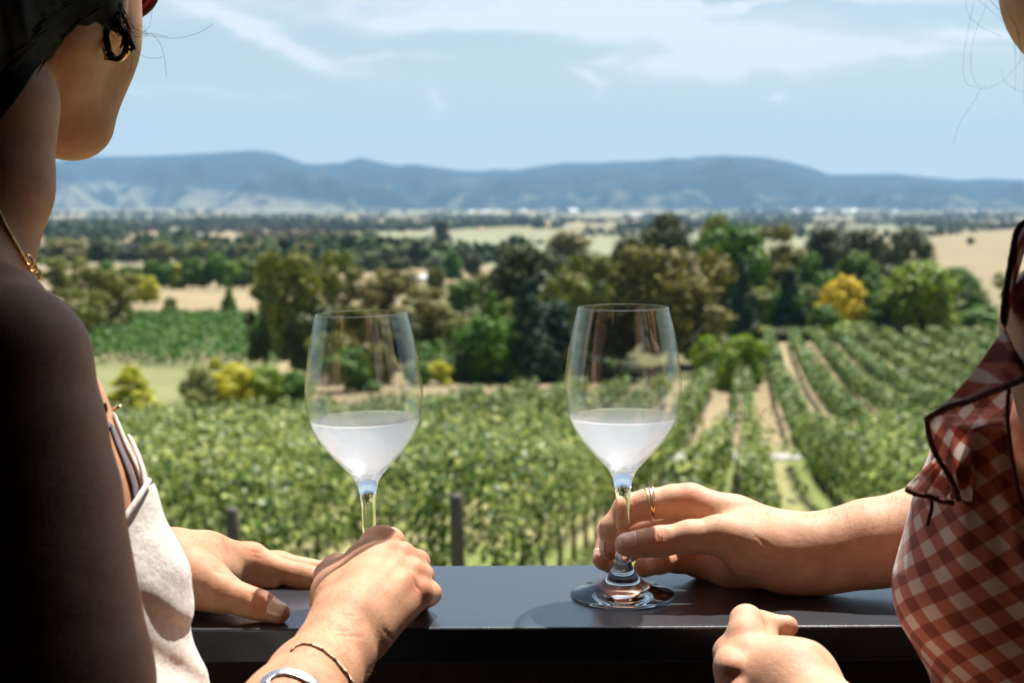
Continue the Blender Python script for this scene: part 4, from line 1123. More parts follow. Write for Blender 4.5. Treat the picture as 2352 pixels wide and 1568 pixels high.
# engraved capitals, read from the wrist side
eng = simple('engraving', (.22, .22, .23), .6)
pts = [(724, 1573, 'V'), (709, 1563, 'A'), (696, 1556, 'L'), (684, 1551, 'U'), (672, 1547, 'E'), (652, 1544, 'Y'), (640, 1546, 'O'), (629, 1549, 'U'), (619, 1556, 'R')]
for (x, y, ch) in pts:
    c = HL.see(x, y)
    if c is None: continue
    n_ = HL.normal(c); c2 = HL.see(x - 5, y + (-1 if x > 655 else 2)); t = c2 - c; t = t - (t @ n_) * n_; t /= np.linalg.norm(t); up = np.cross(n_, t)
    cu = bpy.data.curves.new('engraved_letter', 'FONT'); cu.body = ch; cu.size = .0030; cu.align_x = 'CENTER'; cu.align_y = 'CENTER'; cu.extrude = .00005
    tmp = bpy.data.objects.new('tmp', cu); col.objects.link(tmp); dg = bpy.context.evaluated_depsgraph_get(); me = bpy.data.meshes.new_from_object(tmp.evaluated_get(dg)); bpy.data.objects.remove(tmp)
    Mx = Matrix((t, up, n_)).transposed().to_4x4(); Mx.translation = Vector(c + n_ * .0024); me.transform(Mx)
    o = bpy.data.objects.new('engraved_letter', me); col.objects.link(o); me.materials.clear(); me.materials.append(eng); attach(o, wl); o.parent = cf; o.location = (0, 0, 0)

# necklace with links, pendant, earring
o, C_ = tube_on(HL, [(-6, 480), (8, 512), (26, 545), (44, 576), (58, 600), (72, 620), (88, 640), (104, 656)], .0006, 'necklace', gold, wl, .0007, 90)
mb = MB()
for i in range(0, len(C_) - 1, 2):
    c = Vector(C_[i]); t = (Vector(C_[i + 1]) - c).normalized(); mb.tube([c - t * .0012, c, c + t * .0012], [.0005, .0011, .0005], 6)
q = mb.build('links', gold, None, True); attach(q, wl); q.parent = o; q.location = (0, 0, 0)
mb = MB()
for (x, y) in [(58, 598), (66, 612), (75, 625)]:
    c = Vector(HL.see(x, y) + HL.normal(HL.see(x, y)) * .002); tt = Vector((.55, .1, -.83)); s_ = Vector((.8, -.2, .5)).normalized()
    mb.tube([c + tt * .0036 * math.cos(a) + s_ * .0024 * math.sin(a) for a in np.linspace(0, 6.283, 17)[:-1]], .0007, 6, closed=True)
q = mb.build('clasp', gold, None, True); attach(q, wl); q.parent = o; q.location = (0, 0, 0)
mb = MB(); c = Vector(P(268, 936, .80)); mb.lathe([(0, -.0007), (.0030, -.0006), (.0036, 0), (.0030, .0007), (0, .0009)], 20)
q = mb.build('pendant', gold, None, True); q.data.transform(Matrix.Translation(c) @ Matrix.Rotation(R(-25), 4, 'Y') @ Matrix.Rotation(R(10), 4, 'X')); attach(q, wl)
mb = MB(); c = Vector(P(262, 104, .915)); r1 = px(31, .915)
mb.tube([c + Vector((r1 * math.sin(a), -.004 * math.cos(a), r1 * math.cos(a))) for a in np.linspace(0, 6.283, 41)[:-1]], .0016, 10, closed=True)
q = mb.build('hoop_earring', gold, None, True); attach(q, wl)
# sunglasses: red frame with a blue lens at the far side of the face
redf, nt, b = new_mat('red_plastic'); b.inputs['Base Color'].default_value = (.35, .02, .025, 1); b.inputs['Roughness'].default_value = .2; b.inputs['Transmission Weight'].default_value = .35
bluel, nt, b = new_mat('blue_lens'); b.inputs['Base Color'].default_value = (.01, .10, .35, 1); b.inputs['Roughness'].default_value = .08; b.inputs['Coat Weight'].default_value = 1
darkr = simple('dark_rim', (.05, .015, .015), .3)
sgx = empty('sunglasses', tuple(P(300, -20, 1.0))); tag(sgx, 'red-rimmed sunglasses with blue lens worn by the woman on the left', 'sunglasses')
c = Vector(P(284, -40, 1.0)); rr_ = px(82, 1.0)
def sg(name, r0, r1, mat, Yo, th):
    vs, fs = [], []; n = 48
    for a in np.linspace(0, 2 * math.pi, n, endpoint=False):
        for r_ in (r0, r1): vs.append(c + Vector((r_ * math.cos(a) * .92, Yo + .006 * math.cos(a), r_ * math.sin(a))))
    fs = [[2 * i, 2 * i + 1, (2 * i + 3) % (2 * n), (2 * i + 2) % (2 * n)] for i in range(n)]
    o = mesh_np(name, vs, fs, mat, None, True); md = o.modifiers.new('thick', 'SOLIDIFY'); md.thickness = th; return attach(o, sgx)
sg('lens_rim', rr_ * .72, rr_ * .97, redf, 0, .003); sg('outer_rim', rr_ * .96, rr_ * 1.03, darkr, -.0005, .0036)
sg('inner_rim', rr_ * .66, rr_ * .735, darkr, -.0005, .0036); sg('lens', 0.0005, rr_ * .68, bluel, .001, .002)
mb = MB(); mb.box(tuple(c + Vector((-.012, -.05, .02))), (.004, .11, .006)); q = mb.build('temple', darkr); attach(q, sgx)

# hair: a cap over the head plus locks and loose strands
HH = Solid()
HH.chain([(20, -200, .93, 280), (40, -100, .905, 205), (-60, 40, .86, 150)], .03)
HH.chain([(-120, 0, .85, 160), (-160, 200, .84, 130)], .05)
HH.chain([(150, -60, .915, 110), (185, 10, .905, 62)], .03)
def hairdisp(f, lo, h):
    x = (lo[0] + h * np.arange(f.shape[0]))[:, None, None]; y = (lo[1] + h * np.arange(f.shape[1]))[None, :, None]; z = (lo[2] + h * np.arange(f.shape[2]))[None, None, :]
    return f + (.0005 * np.sin(x * 900 + 40 * z + 3 * np.sin(z * 60)) + .0007 * np.sin(x * 310 + y * 120 + z * 25)).astype(np.float32)
q = skin_mesh('hair', HH, [((-.50, .70, 1.26), (-.22, 1.08, 1.60), .0024)], hair_m, None, disp=hairdisp); attach(q, wl)
def lock(p0, p1, p2, n_str, spread, r_, rg, name='hair_lock', root=None, curl=0.0, mb=None):
    own = mb is None; mb = mb or MB()
    for i in range(n_str):
        o0, o1, o2 = [Vector(rg.normal(size=3) * spread * s_) for s_ in (1.0, .7, .45)]
        a, b_, c_ = Vector(p0) + o0, Vector(p1) + o1, Vector(p2) + o2
        pts = []
        for t in np.linspace(0, 1, 14):
            q = a * (1 - t) ** 2 + b_ * 2 * t * (1 - t) + c_ * t * t
            q += Vector((math.sin(t * 9 + i), 0, math.cos(t * 8 + i * 2))) * curl * t
            pts.append(q)
        mb.tube(pts, [r_ * (1 - .7 * t) for t in np.linspace(0, 1, 14)], 5)
    return mb
rg = np.random.default_rng(8); mb = MB()
lock(P(150, -80, .90), P(200, 20, .90), P(262, 60, .905), 60, .006, .0006, rg, mb=mb)
lock(P(200, -120, .905), P(262, -10, .905), P(285, 70, .905), 70, .005, .0006, rg, mb=mb)
lock(P(225, -60, .90), P(232, 60, .90), P(252, 128, .90), 50, .0028, .0006, rg, mb=mb)
lock(P(252, 128, .90), P(276, 150, .90), P(286, 112, .90), 26, .0014, .0006, rg, mb=mb)
lock(P(286, 112, .90), P(292, 85, .90), P(270, 40, .90), 26, .0018, .0006, rg, mb=mb)
lock(P(240, 10, .90), P(285, 90, .90), P(306, 108, .90), 22, .0012, .0005, rg, mb=mb)
lock(P(280, 60, .90), P(300, 80, .90), P(308, 112, .90), 14, .0010, .0005, rg, mb=mb)
lock(P(306, 112, .90), P(298, 118, .90), P(286, 108, .90), 10, .0008, .0005, rg, mb=mb)
lock(P(120, -60, .885), P(150, 60, .885), P(190, 60, .89), 60, .009, .0007, rg, mb=mb)
edge = np.array([(-40, 300), (30, 215), (90, 140), (140, 80), (190, 35), (245, 5)], float); es = np.linspace(0, 1, 6)
PX, PY = [], []
for i in range(240):
    t0 = rg.uniform(-.1, .75); t1 = min(1, t0 + rg.uniform(.2, .45)); off = rg.normal() * 17 - 22; tt = np.linspace(max(t0, 0), t1, 9)
    ex, ey = np.interp(tt, es, edge[:, 0]), np.interp(tt, es, edge[:, 1]); w_ = off * (1 - .45 * np.linspace(0, 1, 9)) + 5 * np.sin(tt * 9 + i)
    PX.append(ex + w_ * .75); PY.append(ey + w_ * .66)
Q_, ok = HL.see_many(np.concatenate(PX), np.concatenate(PY)); Qh, okh = HH.see_many(np.concatenate(PX), np.concatenate(PY))
use = okh & (~ok | (Qh[:, 1] < Q_[:, 1])); Q_ = np.where(use[:, None], Qh, Q_); ok = ok | okh
Q_ = Q_.reshape(240, 9, 3); ok = ok.reshape(240, 9)
for i in range(240):
    if not ok[i].all() or np.abs(np.diff(Q_[i, :, 1])).max() > .02: continue
    p_ = Q_[i] - np.array([0, .0008, 0]); mb.tube([Vector(v) for v in p_], [.0001, .0004, .0006, .0007, .0007, .0007, .0006, .0004, .0001], 5)
q = mb.build('hair_lock', hair_m, None, True); attach(q, wl)
mb = MB(); rg = np.random.default_rng(12)
for pts_ in [[(290, 70), (315, 78), (340, 66), (347, 40), (350, 20)], [(295, 72), (345, 82), (405, 88), (455, 76), (490, 55)], [(300, 62), (330, 76), (352, 78), (385, 85)], [(345, 75), (370, 105), (380, 150), (382, 175)],
             [(305, 112), (330, 130), (352, 134), (375, 132)], [(302, 130), (302, 150), (298, 170)], [(296, 60), (318, 70), (336, 78), (330, 70)], [(298, 82), (318, 84), (336, 76)], [(300, 78), (322, 86), (340, 80), (330, 68)], [(290, 50), (306, 60), (322, 60), (338, 66)]]:
    q_ = [Vector(P(x, y, .905)) for x, y in pts_]; m_ = []
    for i in range(len(q_) - 1):
        a, b_, c_, d_ = q_[max(i - 1, 0)], q_[i], q_[i + 1], q_[min(i + 2, len(q_) - 1)]
        for t in np.linspace(0, 1, 7)[:-1]: m_.append(.5 * ((2 * b_) + (c_ - a) * t + (2 * a - 5 * b_ + 4 * c_ - d_) * t * t + (3 * b_ - a - 3 * c_ + d_) * t ** 3))
    m_.append(q_[-1]); mb.tube(m_, .00010, 5)
q = mb.build('loose_hair', hair_m, None, True); attach(q, wl); tag(q, kind='stuff')

def arm_hair(solid, regions, drift, root, n, seed, length=.006):
    rg_ = np.random.default_rng(seed); X_, Y_ = [], []
    for (x0, y0, x1, y1) in regions:
        X_.append(rg_.uniform(x0, x1, n)); Y_.append(rg_.uniform(y0, y1, n))
    X_, Y_ = np.concatenate(X_), np.concatenate(Y_); Q, ok = solid.see_many(X_, Y_); Q = Q[ok]; Nn = solid.normals(Q); mb = MB()
    keep_ = rg_.random(len(Q)) < np.where(Nn[:, 1] > -.45, 1.0, .45); Q, Nn = Q[keep_], Nn[keep_]
    for q, n_ in zip(Q, Nn):
        d_ = np.array(drift) + rg_.normal(size=3) * .35; d_ /= np.linalg.norm(d_); L_ = length * rg_.uniform(.5, 1.3)
        mb.tube([Vector(q - n_ * .0003), Vector(q + (n_ * .35 + d_ * .3) * L_), Vector(q + (n_ * .5 + d_ * .85) * L_)], [.00007, .00006, .00002], 4)
    o = mb.build('arm_hair', blond, None, True); attach(o, root); tag(o, kind='stuff')
blond = simple('fair_body_hair', (.45, .27, .13), .4)
arm_hair(HL, [(640, 1420, 850, 1568), (720, 1350, 890, 1470)], (.3, .2, -.3), wl, 120, 3, .0045)
arm_hair(HL, [(403, 1210, 620, 1262)], (.6, 0, .2), wl, 60, 4, .004)

# ---- woman on the right
HR = Solid()
HR.chain([(2530, -120, .86, 235), (2535, -40, .86, 225)], .02)
HR.chain([(2640, 100, .84, 170), (2620, 560, .82, 150)], .03)
HR.chain([(2620, 560, .82, 140), (2474, 745, .76, 150)], .012)
HR.chain([(2474, 745, .76, 150), (2520, 900, .74, 160), (2700, 1500, .66, 180), (2560, 2050, .64, 170)], .02)
HR.chain([(2560, 2050, .64, 170), (2150, 1900, .73, 140), (1930, 1700, .80, 108), (1862, 1632, .832, 96)], .02)
HR.chain([(2600, 700, .86, 200), (2545, 1020, .84, 205), (2500, 1500, .84, 260)], .04)
HR.chain([(2620, 800, .92, 200), (2400, 1130, 1.03, 130), (2300, 1215, 1.035, 120)], .03)
# right forearm along the rail
HR.chain([(2300, 1215, 1.035, 120), (2120, 1232, 1.032, 110), (1996, 1248, 1.032, 97), (1900, 1268, 1.033, 88), (1840, 1272, 1.036, 84)], .012)
HR.chain([(1840, 1272, 1.036, 84), (1745, 1258, 1.040, 88)], .012)
# hand
HR.chain([(1800, 1238, 1.036, 60), (1690, 1192, 1.044, 50), (1583, 1152, 1.052, 43)], .010)
HR.chain([(1790, 1255, 1.050, 60), (1575, 1190, 1.084, 42)], .010)
HR.chain([(1790, 1275, 1.058, 58), (1585, 1235, 1.096, 40)], .010)
HR.chain([(1790, 1290, 1.055, 60), (1690, 1296, 1.062, 52), (1612, 1288, 1.078, 40)], .012)
HR.chain([(1800, 1280, 1.032, 72), (1725, 1252, 1.020, 62), (1650, 1228, 1.014, 45)], .012)   # ball of the thumb
HR.chain([(1650, 1228, 1.014, 44), (1585, 1232, 1.011, 37), (1515, 1243, 1.010, 34), (1478, 1247, 1.010, 30), (1439, 1250, 1.010, 28)], .005)
HR.chain([(1583, 1152, 1.052, 43), (1545, 1152, 1.052, 38), (1490, 1157, 1.051, 34.5), (1443, 1168, 1.052, 34), (1405, 1213, 1.049, 27.5), (1402, 1262, 1.043, 24.5)], .0045)
HR.chain([(1575, 1190, 1.084, 42), (1500, 1205, 1.084, 35), (1402, 1226, 1.076, 33), (1386, 1284, 1.056, 25)], .0045)
HR.chain([(1585, 1235, 1.096, 40), (1500, 1245, 1.092, 33), (1432, 1262, 1.080, 30), (1408, 1296, 1.058, 23)], .0045)
HR.chain([(1612, 1288, 1.078, 38), (1555, 1285, 1.072, 29), (1515, 1290, 1.055, 26), (1479, 1302, 1.040, 24)], .0045)
for (x, y, Y, dx, dy) in [(1532, 1185, 1.045, 10, 16), (1571, 1170, 1.043, 2, 30)]:
    HR.cap(P(x, y, Y - .006), P(x + dx, y + dy, Y - .004), .0013, .0013, .0018, 's')
for c_ in [(1508, 1214, 1511, 1246), (1516, 1213, 1520, 1250), (1524, 1214, 1528, 1246), (1532, 1216, 1534, 1240)]: HR.crease(*c_, .0007)
for c_ in [(1604, 1266, 1640, 1262), (1640, 1262, 1700, 1300), (1660, 1250, 1730, 1290), (1700, 1240, 1770, 1286), (1735, 1232, 1800, 1280), (1690, 1310, 1760, 1322), (1454, 1150, 1462, 1182), (1410, 1190, 1424, 1206)]: HR.crease(*c_, .0007)
HR.flush_creases()
# lower hand, loosely closed, nearer the camera
HR.chain([(1862, 1632, .832, 96), (1818, 1572, .852, 102)], .012)
HR.chain([(1830, 1560, .855, 92), (1714, 1494, .876, 46)], .012)
HR.chain([(1822, 1580, .850, 92), (1684, 1532, .862, 44)], .010)
HR.chain([(1815, 1600, .846, 90), (1694, 1586, .852, 44)], .010)
HR.chain([(1815, 1620, .842, 84), (1722, 1640, .842, 40)], .010)
HR.chain([(1714, 1494, .874, 43), (1712, 1460, .884, 41), (1714, 1426, .896, 37)], .006)
HR.chain([(1714, 1426, .896, 36), (1740, 1440, .925, 28), (1770, 1480, .925, 25)], .005)
HR.chain([(1684, 1532, .860, 42), (1676, 1500, .885, 36), (1700, 1500, .92, 27)], .006)
HR.chain([(1694, 1586, .852, 42), (1678, 1580, .880, 34), (1710, 1560, .91, 26)], .006)
HR.chain([(1760, 1500, .885, 40), (1750, 1436, .910, 29), (1808, 1438, .908, 26)], .006)
for (x, y, Y) in [(1712, 1496, .866), (1682, 1534, .852), (1694, 1588, .844)]: HR.chain([(x, y, Y, 32), (x + 3, y + 2, Y + .002, 32)], .004)

wr = empty('person', (.33, .78, 0)); tag(wr, 'woman at the right in a red gingham dress with a ruffled strap', 'person')
hR = ((.048, .985, 1.040), (.245, 1.115, 1.130), .00125)
hL = ((.128, .80, 1.010), (.215, .945, 1.085), .00135)
body = skin_mesh('body', HR, [hR, hL, ((.115, .50, .88), (.50, 1.13, 1.62), .0031)], SK_R, None)
paint(body, 'flush', flush_of([P(1712, 1490, .865), P(1682, 1530, .85), P(1515, 1235, 1.0), P(1402, 1275, 1.03), P(1583, 1130, 1.04), P(1386, 1300, 1.04), P(1443, 1160, 1.04), P(1478, 1305, 1.03)], .009)); attach(body, wr)
nail(HR, P(1478, 1247, 1.010), P(1439, 1250, 1.010), (.05, -.75, .7), .006, .0066, wr)
nail(HR, P(1405, 1213, 1.049), P(1402, 1262, 1.043), (-1, -.35, .1), .005, .0056, wr)
nail(HR, P(1396, 1240, 1.066), P(1386, 1284, 1.056), (-1, -.3, .1), .005, .0052, wr)
nail(HR, P(1515, 1290, 1.055), P(1479, 1302, 1.040), (-.3, -1, .25), .005, .0048, wr)

arm_hair(HR, [(1850, 1126, 2090, 1215), (1640, 1110, 1860, 1190)], (-.5, 0, .5), wr, 110, 5, .005)

# three thin rings twisted together on the forefinger
a, b_ = P(1545, 1152, 1.052), P(1443, 1168, 1.052); axv = Vector(b_ - a).normalized(); c0 = Vector(P(1490, 1157, 1.051)); u_ = axv.cross(Vector((0, 0, 1))).normalized(); v_ = axv.cross(u_)
rs = empty('ring', tuple(c0)); tag(rs, 'gold and silver rings twisted together on the forefinger of the right woman', 'ring')
for j, (mt, sh_) in enumerate([(gold, -.0030), (silver, -.0009), (gold, .0012)]):
    mb = MB(); pts = []
    for t in np.linspace(0, 2 * math.pi, 49)[:-1]:
        rad = px(34.5, 1.051) + .0011 + .0005 * math.sin(3 * t + j * 2.1)
        pts.append(c0 + u_ * rad * math.cos(t) + v_ * rad * math.sin(t) + axv * (sh_ * .9 + .0020 * math.sin(t + j * .9)))
    mb.tube(pts, .00085, 8, closed=True); q = mb.build('band', mt, None, True); local(q, c0); q.parent = rs

# gingham: checks woven from two sets of stripes, following each piece of cloth
def gingham(name, transl=0.0, dark=1.0, sheer=0.0):
    m, nt, b = new_mat(name)
    uv = N(nt, 'ShaderNodeUVMap'); sp = N(nt, 'ShaderNodeSeparateXYZ')
    wob = N(nt, 'ShaderNodeTexNoise', Scale=4.0); nt.links.new(uv.outputs[0], wob.inputs['Vector'])
    nt.links.new(uv.outputs[0], sp.inputs[0])
    def stripe(sock):
        fr = N(nt, 'ShaderNodeMath', operation='PINGPONG'); nt.links.new(sock, fr.inputs[0]); fr.inputs[1].default_value = .5
        return ramp(nt, fr.outputs[0], [(.47, 0.0), (.53, 1.0)] if False else [(.235, 0.0), (.265, 1.0)])
    s1, s2 = stripe(sp.outputs[0]), stripe(sp.outputs[1])
    ad = N(nt, 'ShaderNodeMath', operation='ADD'); nt.links.new(s1, ad.inputs[0]); nt.links.new(s2, ad.inputs[1])
    hf = N(nt, 'ShaderNodeMath', operation='MULTIPLY'); nt.links.new(ad.outputs[0], hf.inputs[0]); hf.inputs[1].default_value = .5
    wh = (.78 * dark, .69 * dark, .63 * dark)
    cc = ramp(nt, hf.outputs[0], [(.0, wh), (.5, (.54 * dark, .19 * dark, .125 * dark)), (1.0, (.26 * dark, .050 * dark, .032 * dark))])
    th = noise(nt, 900, 2, .6, position(nt)); cc = mixcol(nt, ramp(nt, th, [(.3, .0), (.7, .28)]), cc, mixcol(nt, 1.0, cc, (.55, .5, .5), 'MULTIPLY'))
    nt.links.new(cc, b.inputs['Base Color']); b.inputs['Roughness'].default_value = .85; b.inputs['Sheen Weight'].default_value = .3
    bump(nt, b, th, .3, .0006)
    if transl:
        tr = N(nt, 'ShaderNodeBsdfTranslucent'); nt.links.new(cc, tr.inputs['Color']); mx = N(nt, 'ShaderNodeMixShader'); mx.inputs[0].default_value = transl
        nt.links.new(b.outputs[0], mx.inputs[1]); nt.links.new(tr.outputs[0], mx.inputs[2])
        tp = N(nt, 'ShaderNodeBsdfTransparent'); mt = N(nt, 'ShaderNodeMixShader'); mt.inputs[0].default_value = sheer; nt.links.new(mx.outputs[0], mt.inputs[1]); nt.links.new(tp.outputs[0], mt.inputs[2]); nt.links.new(mt.outputs[0], nt.nodes['Material Output'].inputs['Surface'])
    return m
GING = gingham('gingham_cotton', .12); GINGS = gingham('sheer_gingham', .5, 1.15, .22); GINGR = gingham('ruffle_gingham', .4, 1.2)  # ruffle copies of the cloth are lightened to imitate light coming through
PER = .0165
def set_uv(o, fn):
    n = len(o.data.vertices); co = np.zeros(n * 3, np.float32); o.data.vertices.foreach_get('co', co); co = co.reshape(-1, 3)
    uvv = fn(co); li = np.zeros(len(o.data.loops), np.int32); o.data.loops.foreach_get('vertex_index', li)
    l_ = o.data.uv_layers.new(name='UVMap'); l_.data.foreach_set('uv', uvv[li].astype(np.float32).ravel())
DR = Solid()
DR.chain([(2262, 860, .84, 55), (2290, 960, .83, 105), (2330, 1100, .84, 175)], .02)
DR.ell(P(2256, 1335, .855), (px(172, .855), px(190, .855), px(178, .855)), (0, R(25), 0), .03)
DR.chain([(2330, 1100, .86, 175), (2400, 1330, .86, 285), (2480, 1560, .86, 290), (2480, 2000, .84, 330)], .035)
DR.chain([(2262, 1180, .86, 110), (2256, 1330, .855, 160)], .02)
DR.chain([(2575, 900, .85, 200), (2548, 1020, .84, 210), (2500, 1500, .84, 266)], .02)
def dispR(f, lo, h):
    x = (lo[0] + h * np.arange(f.shape[0]))[:, None, None]; y = (lo[1] + h * np.arange(f.shape[1]))[None, :, None]; z = (lo[2] + h * np.arange(f.shape[2]))[None, None, :]
    ux = (x - P(2300, 880, .8)[0]); uz = (z - P(2300, 880, .8)[2]); ang = np.arctan2(ux + .012, -uz + .01)
    rad = np.sqrt(ux ** 2 + uz ** 2)
    f = f + (.0028 * np.sin(ang * 26 + y * 30) * np.exp(-(rad / .11) ** 2) + .0016 * np.sin(ang * 47 + 1) * np.exp(-(rad / .09) ** 2)).astype(np.float32)
    f = f + (.0010 * np.sin(z * 90 + x * 55)).astype(np.float32)
    # armhole: an opening on the near side
    e = np.sqrt(((x - P(2478, 1010, .78)[0]) / .0400) ** 2 + ((z - P(2478, 1010, .78)[2]) / .062) ** 2 + ((y - .70) / .16) ** 2) - 1
    f = np.maximum(f, (z - np.where(x > .315, 1.285, 1.212)).astype(np.float32) + np.zeros_like(f))
    return np.maximum(f, (-e * .035).astype(np.float32))
drs = skin_mesh('dress', DR, [((.190, .60, .90), (.56, 1.05, 1.30), .0022)], GING, None, disp=dispR)
cax = P(2400, 1300, .86)
def uvR(co):
    ang = np.arctan2(co[:, 0] - cax[0], -(co[:, 1] - cax[1])); u = ang * .062; v = co[:, 2] - 1.05
    u = u + .0018 * np.sin(v * 60); a = R(47)
    return np.stack([(u * math.cos(a) - v * math.sin(a)) / PER, (u * math.sin(a) + v * math.cos(a)) / PER], 1)
set_uv(drs, uvR); attach(drs, wr)
pip = simple('dark_red_piping', (.085, .018, .014), .95, 0, .5, 900, .8)
def piping(pts, r_=.0016, name='piping'):
    q_ = [Vector(P(*p_)) for p_ in pts]; m_ = []
    for i in range(len(q_) - 1):
        a, b_, c_, d_ = q_[max(i - 1, 0)], q_[i], q_[i + 1], q_[min(i + 2, len(q_) - 1)]
        for t in np.linspace(0, 1, 9)[:-1]: m_.append(.5 * ((2 * b_) + (c_ - a) * t + (2 * a - 5 * b_ + 4 * c_ - d_) * t * t + (3 * b_ - a - 3 * c_ + d_) * t ** 3))
    m_.append(q_[-1]); rg2 = np.random.default_rng(len(pts)); mb = MB(); mb.tube(m_, [r_ * (.8 + .03 * math.sin(i * 1.7) + .04 * rg2.normal()) for i in range(len(m_))], 9)
    o = mb.build(name, pip, None, True); return attach(o, wr)
def sheet(name, rows, mat, uvdir, nu=26, nv=26, wave=.0, wn=5, thick=.0007, uv0=0.0, ang=47):
    """cloth between two or more polylines of (x, y, Y)"""
    G = np.array([[P(*p_) for p_ in np.array([[np.interp(t, np.linspace(0, 1, len(r_)), [q[k_] for q in r_]) for k_ in range(3)] for t in np.linspace(0, 1, nu)])] for r_ in rows])
    # cubic-ish interpolation across the rows
    tt = np.linspace(0, 1, nv); out = np.zeros((nv, nu, 3)); base_t = np.linspace(0, 1, len(rows))
    for k_ in range(3):
        for j in range(nu): out[:, j, k_] = np.interp(tt, base_t, G[:, j, k_])
    for _ in range(3):
        out[1:-1] = (out[:-2] + 2 * out[1:-1] + out[2:]) / 4
    S = np.linspace(0, 1, nu)[None, :]; T = tt[:, None]
    out[..., 1] += wave * np.sin(S * wn * 6.28 + T * 2) * T
    V = out.reshape(-1, 3); o = mesh_np(name, V, grid_faces(nu, nv), mat, None, True)
    def uvf(co):
        a = R(ang); u = co[:, 0] * 1.0 + co[:, 1] * .5; v = co[:, 2]
        return np.stack([(u * math.cos(a) - v * math.sin(a)) / PER / 1.12 + uv0, (u * math.sin(a) + v * math.cos(a)) / PER / 1.12 + uv0 * .6], 1)
    set_uv(o, uvf); md = o.modifiers.new('thick', 'SOLIDIFY'); md.thickness = thick; md.offset = 0
    return attach(o, wr)
# upper ruffle layer, from the shoulder to the pointed corner
sheet('ruffle', [[(2308, 752, .735), (2275, 800, .742), (2240, 850, .75), (2185, 912, .76), (2129, 960, .77)],
                 [(2330, 800, .722), (2300, 850, .73), (2265, 885, .742), (2200, 925, .756), (2130, 962, .769)],
                 [(2375, 862, .715), (2330, 880, .722), (2262, 903, .736), (2200, 932, .752), (2131, 964, .768)]], GINGR, 0, wave=.002, ang=38)
# its sheer inner side, cloth lightened as if sun shone through
sheet('ruffle', [[(2131, 964, .780), (2190, 938, .790), (2262, 908, .80), (2330, 890, .80)],
                 [(2137, 1000, .784), (2190, 985, .800), (2262, 975, .81), (2320, 960, .81)],
                 [(2150, 1048, .786), (2190, 1050, .805), (2240, 1045, .812), (2300, 1050, .815)],
                 [(2178, 1096, .79), (2200, 1100, .805), (2240, 1100, .81), (2300, 1110, .815)],
                 [(2196, 1146, .795), (2215, 1148, .805), (2240, 1150, .81), (2300, 1160, .81)]], GINGS, 0, wave=.003, wn=3, uv0=.3, ang=33)
sheet('ruffle', [[(2160, 1040, .80), (2190, 1040, .81), (2230, 1040, .815)],
                 [(2112, 1088, .80), (2160, 1090, .806), (2215, 1090, .812)],
                 [(2082, 1122, .80), (2135, 1138, .80), (2200, 1148, .80)]], GINGS, 0, wave=.003, wn=4, uv0=.1, ang=40)
# strap over the shoulder
sheet('ruffle', [[(2375, 500, .735), (2345, 520, .735), (2330, 545, .735), (2318, 620, .735), (2306, 700, .735), (2306, 752, .735)],
                 [(2400, 500, .765), (2368, 540, .765), (2348, 590, .765), (2334, 640, .762), (2320, 700, .755), (2311, 752, .745)]], GINGR, 0, thick=.001)
piping([(2378, 500, .733), (2350, 514, .733), (2334, 536, .733), (2322, 600, .733), (2312, 660, .733), (2305, 715, .733), (2307, 745, .733)], .0021)
piping([(2378, 862, .712), (2352, 870, .716), (2310, 888, .724), (2262, 906, .735), (2225, 922, .744), (2185, 932, .752), (2150, 948, .760), (2129, 963, .766)], .0021)
piping([(2129, 963, .767), (2132, 990, .772), (2140, 1020, .777), (2152, 1048, .780), (2172, 1080, .782), (2190, 1110, .783), (2199, 1135, .784), (2201, 1150, .784)], .0019)
piping([(2080, 1122, .797), (2100, 1132, .796), (2135, 1140, .795), (2165, 1150, .794), (2190, 1155, .79)], .0021)
piping([(2138, 1142, .80), (2140, 1165, .80), (2134, 1190, .80), (2130, 1206, .80)], .0014)
piping([(2318, 892, .748), (2314, 940, .748), (2318, 1000, .746), (2330, 1080, .745), (2345, 1150, .744), (2370, 1210, .744)], .0014)
HH2 = Solid(); HH2.chain([(2590, -220, .84, 262), (2612, -60, .81, 210), (2640, 160, .79, 140), (2650, 420, .78, 90)], .03)
q = skin_mesh('hair', HH2, [((.26, .66, 1.28), (.52, 1.0, 1.66), .003)], hair_m, None, disp=hairdisp); attach(q, wr)
# loose strands of her hair, out of focus at the top right corner
mb = MB()
for (pts_) in [[(2252, -20), (2290, 20), (2318, 60), (2330, 110), (2333, 170), (2330, 220)], [(2262, -10), (2300, 25), (2332, 58), (2345, 110), (2352, 170), (2350, 240)], [(2245, 0), (2270, 20), (2320, 70), (2335, 130)], [(2220, 0), (2222, 30), (2250, 60), (2300, 84)], [(2240, -10), (2225, 60), (2214, 130), (2216, 185), (2240, 200), (2270, 202), (2310, 180), (2352, 130)],
               [(2270, -10), (2262, 20), (2236, 90), (2230, 150), (2240, 190), (2262, 198)], [(2285, -5), (2310, 30), (2330, 50), (2342, 100), (2343, 150)], [(2300, 160), (2310, 190), (2340, 208), (2360, 210)], [(2295, -10), (2318, 30), (2345, 85)], [(2255, 200), (2230, 245), (2205, 280), (2190, 330)]]:
    q_ = [Vector(P(x, y, .80)) for x, y in pts_]; m_ = []
    for i in range(len(q_) - 1):
        a, b_, c_, d_ = q_[max(i - 1, 0)], q_[i], q_[i + 1], q_[min(i + 2, len(q_) - 1)]
        for t in np.linspace(0, 1, 7)[:-1]: m_.append(.5 * ((2 * b_) + (c_ - a) * t + (2 * a - 5 * b_ + 4 * c_ - d_) * t * t + (3 * b_ - a - 3 * c_ + d_) * t ** 3))
    m_.append(q_[-1]); mb.tube(m_, .00006, 5)
q = mb.build('loose_hair', hair_m, None, True); attach(q, wr); tag(q, kind='stuff')
